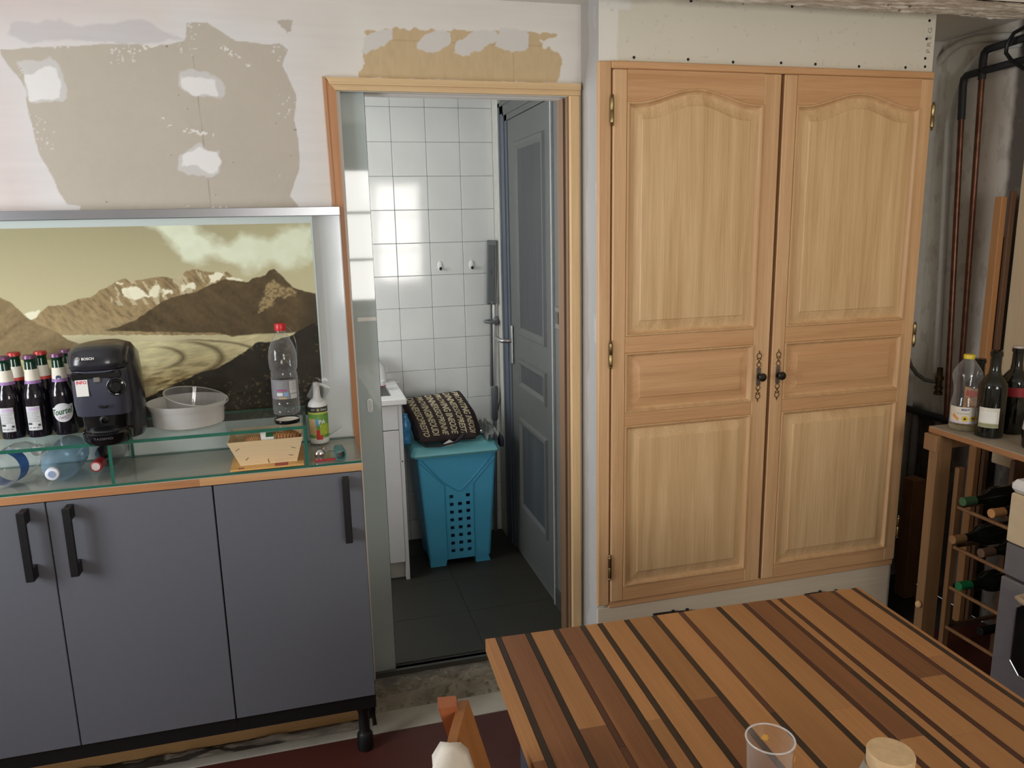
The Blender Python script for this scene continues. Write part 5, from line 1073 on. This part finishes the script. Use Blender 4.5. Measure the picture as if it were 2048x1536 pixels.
pipe('copper pipe farther from the oak cupboard with the higher black elbow', 2.440, 2.156, 2.395, 0.79, 2.12, 2.06)
COND = plain('grey_white_conduit', S(228,230,228), 0.5, var=0.05)
t = thing('conduit', 'pale conduit running down the wall to the brass fitting and bending right at the top', 'conduit', (2.484, 2.6, 0.95), 'pale conduits on the right wall')
MB().tube([CONDUIT_A[0]]+CONDUIT_A[1:], 0.0135, 12).build('run', COND, t, smooth=60)
m = MB(); m.lathe([(0.0165,0),(0.0165,0.012),(0.012,0.014),(0.012,0.020),(0.0165,0.022),(0.0165,0.034),(0.012,0.036),(0.012,0.060),(0.0165,0.062),(0.0165,0.074),(0.011,0.08),(0.011,0.11)], 14, (2.462, 2.515, 0.86)).build('fitting', plain('dark_brass', S(96,78,52), 0.35, 0.8, var=0.3, scale=80), t, smooth=40)
t = thing('conduit', 'upper pale conduit curving from behind the oak cupboard towards the cable loop', 'conduit', (2.484, 2.6, 2.05), 'pale conduits on the right wall')
MB().tube(CONDUIT_B, 0.0145, 12).build('run', plain('dusty_conduit', S(196,190,178), 0.6, var=0.1), t, smooth=60)
t = thing('hose', 'grey hose curving from the cupboard side to the brass fitting', 'hose', (2.42, 2.55, 0.94))
MB().tube([(2.42,2.66,1.02),(2.42,2.625,0.962),(2.42,2.590,0.934),(2.43,2.555,0.916),(2.45,2.52,0.912)], 0.008, 10).build('run', plain('grey_hose', S(92,90,84), 0.5), t, smooth=60)
t = thing('cable', 'black cable loop hanging beneath the beam in the right corner', 'cable', (2.40, 2.27, 2.1))
MB().tube([(2.40,2.10,2.19)]+LOOP+[(2.40,2.10,2.06)], 0.0065, 10).build('loop', BLACK, t, smooth=60)
t = thing('black_pipe', 'dark horizontal pipe low on the right wall behind the shelf table', 'pipe', (2.45, 2.4, 0.77))
MB().tube([(2.455,2.668,0.768),(2.455,2.30,0.772)], 0.0145, 12).build('run', LAG, t, smooth=60)
for y, lb in ((2.625, 'grey vertical drain pipe in the dark corner nearer the oak cupboard'), (2.500, 'grey vertical drain pipe in the dark corner nearer the shelf table leg')):
    t = thing('drain_pipe', lb, 'pipe', (2.47, y, 0.30), 'grey drain pipes in the dark corner')
    MB().tube([(2.468,y,0.752),(2.468,y,0.02)], 0.0145, 12).build('run', plain('dim_grey_pipe', S(128,126,124), 0.5), t, smooth=60)
OLDW = wood('old_timber', S(120,84,52), S(160,118,78), 'z', 0.6, 0.8); ORW = wood('orange_timber', S(150,104,64), S(184,132,84), 'z', 0.6, 0.8); DKW = wood('dark_timber', S(74,50,34), S(104,74,50), 'z', 0.6, 0.8)
tag(B(2.395, 2.420, 2.244, 2.276, 0.001, 1.632, 0.002).build('lath', ORW), 'orange timber lath standing upright behind the yellow capped oil bottle', 'timber')
tag(B(2.422, 2.444, 2.230, 2.2425, 0.001, 1.650, 0.002).box(2.425, 2.444, 2.2430, 2.300, 0.001, 1.49, 0.002).build('board', DKW), 'dark brown timber boards standing upright behind the dark bottles', 'timber')
tag(B(2.34, 2.40, 2.47, 2.53, 0.001, 0.52, 0.003).build('post', OLDW), 'short timber post standing in the dark corner beside the cupboard foot', 'timber')

LEGW = wood('table_leg_pine', S(126,94,62), S(160,122,84), 'z', 0.55, 0.6)
stb = thing('shelf_table', 'small workbench shelf on timber legs holding the oil and wine bottles', 'table', (2.2, 1.85, 0))
ZS = 0.872
m = MB(); m.box(2.023, 2.450, 1.655, 2.092, 0.852, ZS-0.002, 0.001); m.cur = 1; m.box(2.024, 2.450, 1.656, 2.091, ZS-0.002, ZS)
m.build('top', [wood('chipboard_edge', S(148,100,64), S(178,128,86), 'y', 0.6, 0.8), plain('grey_laminate', S(170,160,144), 0.45, var=0.08, scale=20)], stb)
for (x0, y0) in ((2.022, 2.046), (2.38, 2.046), (2.38, 1.66)): B(x0, x0+0.062, y0, y0+0.036, 0.001, 0.851, 0.002).build('leg', LEGW if x0 < 2.1 else OLDW, stb)
B(2.006, 2.0215, 2.035, 2.091, 0.795, 0.851, 0.001).build('cleat', LEGW, stb)
B(2.0845, 2.379, 2.050, 2.075, 0.80, 0.851, 0.001).build('apron', OLDW, stb)
MB().ball((2.012, 2.056, 0.235), 0.011, 0.011, 0.013, 14, 8).build('knob', PINE_Z, stb, smooth=60)

t = thing('oil_bottle', 'clear oil bottle with yellow cap and sunflower label on the shelf table', 'bottle', (2.088, 2.018, ZS))
ox, oy = 2.088, 2.018
MB().lathe([(0,0.004),(0.030,0.001),(0.040,0.005),(0.043,0.014),(0.0425,0.030),(0.0425,0.085),(0.0405,0.096),(0.0375,0.112),(0.0365,0.130),(0.038,0.150),(0.0420,0.170),(0.0445,0.185),(0.0420,0.198),(0.030,0.218),(0.018,0.234),(0.014,0.240),(0.014,0.246)], 32, (ox,oy,ZS+0.0003)).build('body', CLEARP, t, smooth=50)
MB().lathe([(0.0165,0.240),(0.0168,0.242),(0.0168,0.252),(0.0155,0.254),(0,0.2545)], 28, (ox,oy,ZS)).build('cap', plain('yellow_cap', S(226,200,56), 0.35), t, smooth=40)
MB().lathe([(0,0.005),(0.040,0.008),(0.041,0.022),(0,0.0222)], 28, (ox,oy,ZS+0.0003)).build('oil', clear('oil', (0.95,0.90,0.62), edge=0.2, body=(0.6,0.55,0.3), body_f=0.15), t, smooth=40)
oa = math.atan2(-ox, oy)  # label turned to the room
a0 = math.atan2(-2.088, 2.018)
lab = MB().arc((ox,oy), 0.0431, a0-1.15, a0+1.05, ZS+0.030, ZS+0.085, 16).build('label', plain('oil_label', S(224,214,196), 0.45, var=0.05), t)
fo = lambda u, v: (ox+0.0440*math.sin(u/0.043+a0), oy-0.0440*math.cos(u/0.043+a0), ZS+v)
m = MB(); m.arc((ox,oy), 0.0434, a0-1.15, a0+1.05, ZS+0.030, ZS+0.036, 14).build('label_band', plain('pale_lilac_band', S(206,196,204), 0.5), lab)
for (u, v, r_) in ((0.004,0.0465,0.0105),(0.027,0.0480,0.0095)):
    m = MB(); m.add([fo(u+r_*(1.0 if k % 2 else 0.78)*math.cos(PI*k/12), v+r_*(1.0 if k % 2 else 0.78)*math.sin(PI*k/12)) for k in range(24)], [tuple(range(24))]); sf = m.build('sunflower', plain('sunflower_yellow', S(228,190,60), 0.5), lab)
    g2 = lambda uu, vv_: (ox+0.0446*math.sin(uu/0.043+a0), oy-0.0446*math.cos(uu/0.043+a0), ZS+vv_)
    m = MB(); m.add([g2(u+r_*0.36*math.cos(PI*k/6), v+r_*0.36*math.sin(PI*k/6)) for k in range(12)], [tuple(range(12))]); m.build('sunflower_eye', plain('sunflower_brown', S(70,40,24), 0.6), lab)
m = MB(); m.add([fo(-0.030,0.062), fo(-0.012,0.046), fo(-0.016,0.038), fo(-0.034,0.052)], [(0,1,2,3)]).build('swoosh', plain('orange_swoosh', S(220,150,60), 0.5), lab)
m = MB(); add_text(m, 'eco+', 0.0075, lambda u, v: fo(u+0.004, v+0.0770), bold=0.03, shear=0.25); m.build('lettering', plain('blue_lettering', S(60,92,150), 0.5), lab)
m = MB(); add_text(m, 'tournesol', 0.0055, lambda u, v: fo(u-0.003, v+0.0640), wid=0.036); m.build('lettering', plain('grey_lettering', S(176,168,158), 0.5), lab)
OLIVE = plain('olive_black_glass', S(22,24,18), 0.07, var=0.08, spec=0.6)
def dark_bottle(x, y, R, hgt, label, cat_cap):
    t = thing('dark_bottle', label, 'bottle', (x, y, ZS))
    MB().lathe([(R*0.8,0.0005),(R*0.97,0.003),(R,0.010),(R,hgt*0.58),(R*0.95,hgt*0.63),(R*0.72,hgt*0.68),(0.0185,hgt*0.73),(0.0160,hgt*0.80),(0.0155,hgt*0.93),(0.0185,hgt*0.935),(0.0185,hgt*0.975),(0.0155,hgt*0.98)], 32, (x,y,ZS), closed=True).build('body', OLIVE, t, smooth=50)
    MB().lathe([(0.0165,hgt*0.955),(0.0172,hgt*0.96),(0.0172,hgt),(0,hgt*1.003)], 24, (x,y,ZS)).build('cap', cat_cap, t, smooth=40)
    return t
t = dark_bottle(2.103, 1.930, 0.041, 0.279, 'dark green bottle with cream label standing foremost on the shelf table', OLIVE)
ab = math.atan2(-2.103, 1.930); MB().arc((2.103,1.930), 0.0415, ab-0.85, ab+0.62, ZS+0.036, ZS+0.100, 12).build('label', CREAM, t)
m = MB(); m.arc((2.103,1.930), 0.0418, ab-0.72, ab+0.42, ZS+0.052, ZS+0.088, 10).build('label_panel', plain('white_label_panel', S(234,232,222), 0.5), t)
m = MB(); m.arc((2.103,1.930), 0.0418, ab-0.85, ab+0.62, ZS+0.037, ZS+0.049, 10).build('label_band', plain('olive_print', S(150,150,110), 0.5), t)
t = dark_bottle(2.168, 2.050, 0.038, 0.230, 'dark bottle with red flower label half hidden between oil bottle and cream labelled bottle', OLIVE)
a1_ = math.atan2(-2.168, 2.05); MB().arc((2.168,2.050), 0.0385, a1_-1.3, a1_+0.9, ZS+0.02, ZS+0.135, 14).build('label', plain('floral_label', S(190,150,110), 0.5, var=0.45, scale=70), t)
MB().arc((2.168,2.050), 0.0388, a1_-0.9, a1_+0.4, ZS+0.105, ZS+0.125, 10).build('label_flower', plain('coral_print', S(196,84,66), 0.5), t)
t = dark_bottle(2.206, 1.945, 0.042, 0.285, 'dark wine bottle with pale cap and red label at the back of the shelf table', plain('pale_foil', S(196,186,176), 0.3, 0.3))
a2_ = math.atan2(-2.206, 1.945); MB().arc((2.206,1.945), 0.0425, a2_-0.5, a2_+1.2, ZS+0.125, ZS+0.155, 12).build('label', plain('wine_red_label', S(150,34,40), 0.45), t)
t = thing('striped_pot', 'black bottle with grey and white striped label at the right frame edge', 'bottle', (2.118, 1.775, ZS))
MB().lathe([(0.033,0.0005),(0.037,0.006),(0.040,0.05),(0.036,0.085),(0.028,0.115),(0.017,0.145),(0.014,0.155),(0.014,0.185),(0,0.186)], 28, (2.118,1.775,ZS)).build('body', BLACK_GLOSS, t, smooth=50)
MB().lathe([(0.0392,0.058),(0.0364,0.087)], 28, (2.118,1.775,ZS)).build('label', plain('striped_label', S(200,192,196), 0.45), t, smooth=50)
m = MB()
for z_, r_ in ((0.092,0.0352),(0.104,0.0322),(0.116,0.0290)): m.lathe([(r_+0.0006,z_),(r_-0.002,z_+0.006)], 28, (2.118,1.775,ZS))
m.build('label_stripe', plain('grey_stripe', S(150,146,150), 0.45), t, smooth=50)

wr_ = thing('wine_rack', 'low wooden wine rack with thin rails under the shelf table', 'rack', (2.2, 1.85, 0))
for y in (2.022, 1.672):
    for x in (2.095, 2.330): B(x, x+0.026, y, y+0.018, 0.001, 0.735, 0.002).build('post', OLDW if x < 2.2 else DKW, wr_)
for z in (0.595, 0.450, 0.300, 0.150):
    for x in (2.100, 2.335): MB().tube([(x+0.008,2.023,z),(x+0.008,1.689,z)], 0.0065, 10).build('rail', OLDW, wr_, smooth=60)
    B(2.1215, 2.3295, 2.026, 2.036, z-0.006, z+0.006).build('side_rail', DKW, wr_)
def rack_bottle(y, z, x, mat, label):
    t = thing('wine_bottle', label, 'bottle', (x, y, z), 'bottles lying in the wine rack')
    T = Matrix.Translation((x, y, z)) @ Matrix.Rotation(PI/2, 4, 'Y')
    MB().lathe([(0.0140,0.045),(0.0145,0.075),(0.019,0.092),(0.032,0.115),(0.0365,0.130),(0.0365,0.285),(0.030,0.290),(0,0.290)], 24, T=T).build('body', OLIVE, t, smooth=50)
    MB().lathe([(0,0),(0.0135,0.0003),(0.0150,0.002),(0.0148,0.05)], 24, T=T).build('capsule', mat, t, smooth=40)
GC = plain('dull_green_foil', S(70,108,74), 0.4); OC = plain('cork_orange', S(206,150,96), 0.5); BC = plain('brown_foil', S(110,84,68), 0.45); EC = plain('emerald_foil', S(28,120,72), 0.35)
rack_bottle(1.965, 0.640, 2.062, GC, 'wine bottle with dull green capsule, top row of the wooden rack')
rack_bottle(1.853, 0.640, 2.062, OC, 'wine bottle with orange cork end beside the cooker, top row of the rack')
rack_bottle(1.990, 0.496, 2.062, plain('ringed_foil', S(160,120,80), 0.4), 'wine bottle with ringed tan capsule beside the rack post, second row')
rack_bottle(1.875, 0.496, 2.062, BC, 'wine bottle with dull brown capsule, second row of the rack')
rack_bottle(1.947, 0.346, 2.062, EC, 'wine bottle with emerald capsule low in the wooden rack')
rack_bottle(1.900, 0.196, 2.12, BLACK, 'dark wine bottle in the lowest row of the rack')

ck = thing('cooker', 'freestanding cooker with white hob, beige panel and grey oven door', 'cooker', (2.15, 1.3, 0))
STG = plain('grey_enamel', S(108,104,106), 0.35, var=0.05); BEI = plain('beige_enamel', S(206,184,150), 0.35, var=0.03)
B(1.905, 2.445, 1.045, 1.635, 0.04, 0.800).build('body', STG, ck)
B(1.875, 2.446, 1.040, 1.640, 0.808, 0.846, 0.014).build('hob', plain('white_enamel', S(222,220,216), 0.25), ck)
B(1.882, 1.904, 1.044, 1.636, 0.660, 0.806, 0.005).build('control_panel', BEI, ck)
B(1.886, 1.904, 1.046, 1.634, 0.562, 0.656, 0.002).build('panel_strip', STG, ck)
dr = B(1.878, 1.904, 1.046, 1.634, 0.112, 0.556, 0.004).build('oven_door', STG, ck)
m = MB(); m.prism([(1.110+0.03,0.295),(1.570-0.03,0.295),(1.570,0.325),(1.570,0.485),(1.540,0.515),(1.140,0.515),(1.110,0.485),(1.110,0.325)], 1.8765, 1.8778, 'x').build('window', GLOSSK, dr)
m = MB(); q = [(1.140,0.292),(1.541,0.292),(1.573,0.324),(1.573,0.486),(1.541,0.518),(1.139,0.518),(1.107,0.486),(1.107,0.324),(1.140,0.292)]; m.tube([(1.8768,a,b) for a, b in q], 0.0022, 6).build('window_trim', STEEL, dr)
m = MB(); m.tube([(1.880,1.552,0.530),(1.855,1.552,0.528),(1.850,1.535,0.527),(1.850,1.145,0.527),(1.855,1.128,0.528),(1.880,1.128,0.530)], 0.009, 10).build('handle', plain('beige_handle', S(176,156,130), 0.4), dr, smooth=50)
B(1.90, 1.904, 1.05, 1.63, 0.041, 0.108).build('plinth', BLACK, ck)
for x in (1.93, 2.42):
    for y in (1.08, 1.60): MB().cyl((x,y,0.0005),(x,y,0.0395),0.018).build('foot', BLACK, ck)

# ------------------------------------------------------------------ striped wooden table
ta = thing('dining_table', 'table with top of pale strips and thin dark inlays', 'table', (0.308, 1.402, 0.0), rz=math.radians(-2.2))
LW, LL, TZ = 0.862, 1.28, 0.75
PALE = wood('table_birch', S(146,98,56), S(182,130,82), 'y', 0.38, 0.55, spread=0.12, spec=0.45, contrast=(0.25, 0.75))
MID = wood('table_cherry', S(104,64,38), S(138,90,56), 'y', 0.38, 0.55, spread=0.14, spec=0.45)
DRK = wood('table_walnut', S(40,28,20), S(62,44,32), 'y', 0.4, 0.6, spread=0.3); RBR = wood('table_redwood', S(66,36,24), S(90,54,38), 'y', 0.4, 0.6, spread=0.2)
random.seed(12)
darks = [0.027, 0.089, 0.149, 0.206, 0.244, 0.303, 0.366, 0.427, 0.514, 0.576, 0.634, 0.662, 0.730, 0.795, 0.848]
edges = [0.0]
for d_ in darks: edges += [d_-0.0062, d_+0.0062]
edges.append(LW)
special = {2: [0.115], 4: [0.10], 3: [0.10]}
for i in range(len(edges)-1):
    x0, x1 = edges[i], edges[i+1]; dark = i % 2 == 1; y = 0.0; first = True
    while y < LL-0.01:
        ln = random.uniform(0.22, 0.75) if dark else random.uniform(0.18, 0.60)
        if i == 1: ln = 0.55
        if i == 5 and first: ln = 0.10
        ln = min(ln, LL-y)
        if LL-(y+ln) < 0.1: ln = LL-y
        if dark:
            mt = DRK if (i in (1, 3, 9, 17) or random.random() < 0.55) else RBR
            if i == 5: mt = DRK if first else RBR
        else: mt = MID if random.random() < 0.22 else PALE
        MB().box(x0+0.00015, x1-0.00015, -(y+ln)+0.0002, -y-0.0002, TZ-0.028, TZ-(0.0004 if dark else 0.0), 0.0006).build('plank', mt, ta, local=True)
        y += ln; first = False
m = MB(); m.box(0.03, LW-0.03, -0.052, -0.03, 0.655, TZ-0.0285).box(0.03, LW-0.03, -LL+0.03, -LL+0.052, 0.655, TZ-0.0285).box(0.03, 0.052, -LL+0.052, -0.052, 0.655, TZ-0.0285).box(LW-0.052, LW-0.03, -LL+0.052, -0.052, 0.655, TZ-0.0285)
m.build('apron', wood('table_apron', S(110,66,36), S(146,92,52), 'x', 0.45, 0.6), ta, local=True)
for x in (0.055, LW-0.115):
    for y in (-0.115, -LL+0.055): MB().box(x, x+0.06, y, y+0.06, 0.0005, 0.654, 0.003).build('leg', plain('slate_leg', S(66,68,76), 0.5), ta, local=True)
gx, gy = 0.602, 0.858
t = thing('drinking_glass', 'clear drinking glass with painted yellow flowers on the striped table', 'glass', (gx, gy, TZ))
MB().lathe([(0,0.004),(0.026,0.002),(0.0285,0.003),(0.0305,0.03),(0.0335,0.088),(0.0345,0.0915),(0.0340,0.093),(0.0325,0.092)], 36, (gx,gy,TZ)).build('tumbler', clear('table_glass', (0.97,0.97,0.97), edge=0.28, body=(0.8,0.78,0.74), body_f=0.02), t, smooth=50)
MB().torus((gx,gy,TZ+0.0915), 0.0338, 0.0013, plane='z', seg=40).build('rim', clear('glass_rim', (0.97,0.97,0.97), edge=0.5, body=(0.85,0.83,0.8), body_f=0.35), t, smooth=60)
YEL = plain('yellow_flower_print', S(226,170,50), 0.5)
m = MB()
for (a, z_, r_) in ((0.35,0.040,0.013),(2.75,0.068,0.007),(-1.1,0.035,0.010),(0.75,0.072,0.006)):
    rr = 0.0312+0.004*(z_-0.03)/0.06; m.add([(gx+(rr+0.0009)*math.sin(a+q/rr), gy-(rr+0.0009)*math.cos(a+q/rr), TZ+z_+w_) for q, w_ in [(r_*(1 if k % 2 else 0.55)*math.cos(PI*k/7), r_*(1 if k % 2 else 0.55)*math.sin(PI*k/7)) for k in range(14)]], [tuple(range(14))])
m.build('flower', YEL, t)
jx, jy = 0.757, 0.798
t = thing('storage_jar', 'glass storage jar with flat cork lid near the drinking glass', 'jar', (jx, jy, TZ))
MB().lathe([(0,0.0008),(0.036,0.0008),(0.040,0.004),(0.040,0.038),(0.036,0.048),(0.0330,0.052),(0.0345,0.055),(0.0335,0.058),(0.0320,0.057)], 32, (jx,jy,TZ)).build('body', clear('jar_glass', (0.9,0.92,0.9), edge=0.5, body=(0.55,0.54,0.48), body_f=0.25), t, smooth=50)
MB().lathe([(0.0295,0.050),(0.0305,0.060),(0.0315,0.0605),(0.0320,0.078),(0.0310,0.080),(0,0.0803)], 32, (jx,jy,TZ)).build('lid', plain('cork', S(206,174,132), 0.7, var=0.08, scale=90, bump=0.1), t, smooth=40)

# ------------------------------------------------------------------ wooden chair and the cloth on its back
ch = thing('wooden_chair', 'orange wooden chair with curved plywood back beside the striped table', 'chair', (0.2, 0.85, 0))
CW = wood('chair_beech', S(132,82,40), S(164,110,62), 'z', 0.4, 0.6); CWR = wood('chair_post', S(136,74,44), S(166,96,58), 'z', 0.4, 0.6)
P0 = Vector((0.201, 1.048, 0)); ax_ = Vector((-0.13, -0.99, 0)).normalized(); fx = Vector((0.99, -0.13, 0)).normalized()
def bk(u, z, off=0.0):
    """u along the back 0..0.40, height z; lower parts lie further forward, the middle bows away from the seat"""
    bow = -0.035*math.sin(PI*u/0.40); return P0 + ax_*u + fx*(bow+off+(0.86-z)*0.26) + Vector((0,0,z))
n = 16; rows = [0.86, 0.84, 0.74, 0.64, 0.56]
m = MB()
for off in (0.0, -0.013):
    pass
F_ = [[bk(0.40*k/n, z, 0.0) for k in range(n+1)] for z in rows]; Bk = [[bk(0.40*k/n, z, -0.014) for k in range(n+1)] for z in rows]
ring = [F_[0]+Bk[0][::-1]] + [F_[i]+Bk[i][::-1] for i in range(1, len(rows))]
m.loft(ring, caps=False); k2 = n+1
for base_ in (0, (len(rows)-1)*2*k2):
    for k in range(n): m.f.append((base_+k, base_+k+1, base_+2*k2-2-k, base_+2*k2-1-k)); m.mi.append(0)
m.build('backrest', CW, ch, smooth=30)
def post(u, z0, z1, nm, th=0.014):
    m = MB(); r0 = []
    for z in (z0, (z0+z1)/2, z1):
        c = bk(u, z, -0.0275) if z > 0.45 else bk(u, 0.45, -0.0275)*1.0 + Vector((0,0,z-0.45)) - fx*(0.45-z)*0.12
        r0.append([tuple(c+ax_*a*th+fx*b*th) for a, b in ((-1,-1),(1,-1),(1,1),(-1,1))])
    m.loft(r0); return m.build(nm, CWR, ch)
post(0.012, 0.001, 0.868, 'leg'); post(0.388, 0.001, 0.868, 'leg')
s0 = bk(0.0, 0.45); fr_ = [s0+ax_*0.0, s0+ax_*0.40, s0+ax_*0.40+fx*0.38, s0+fx*0.38]
m = MB(); m.prism([(p.x,p.y) for p in fr_], 0.435, 0.455, 'z').build('seat', CW, ch)
for q in (0.02, 0.38):
    c = s0+ax_*q+fx*0.35; m = MB(); m.loft([[tuple(Vector((c.x,c.y,z))+ax_*a*0.015+fx*b*0.015) for a, b in ((-1,-1),(1,-1),(1,1),(-1,1))] for z in (0.001, 0.434)]); m.build('leg', CWR, ch)
cl = thing('cloth', 'white cloth draped over the back of the orange wooden chair', 'cloth', (0.14, 0.9, 0.86))
m = MB(); prof_ = [(0.016,0.70),(0.017,0.80),(0.014,0.855),(0.006,0.870),(-0.007,0.874),(-0.020,0.870),(-0.032,0.855),(-0.036,0.80),(-0.038,0.68)]
rings_ = []
for k in range(15):
    u = 0.112+0.25*k/14; w_ = 0.004*math.sin(k*1.3)
    rings_.append([tuple(bk(u+0.006*math.sin(q*2.1+k), min(0.86, z))+fx*(o+w_*(1 if o < 0 else -0.3)) + Vector((0,0,max(0, z-0.86)))) for q, (o, z) in enumerate(prof_)])
L_ = len(prof_); base_ = len(m.v); m.v += [p for r in rings_ for p in r]
for i in range(14):
    for k in range(L_-1): m.f.append((base_+i*L_+k, base_+(i+1)*L_+k, base_+(i+1)*L_+k+1, base_+i*L_+k+1)); m.mi.append(0)
o_ = m.build('drape', plain('white_cotton', S(222,212,198), 0.85, var=0.05, scale=60, bump=0.1), cl, smooth=70)
md = o_.modifiers.new('thickness', 'SOLIDIFY'); md.thickness = 0.002
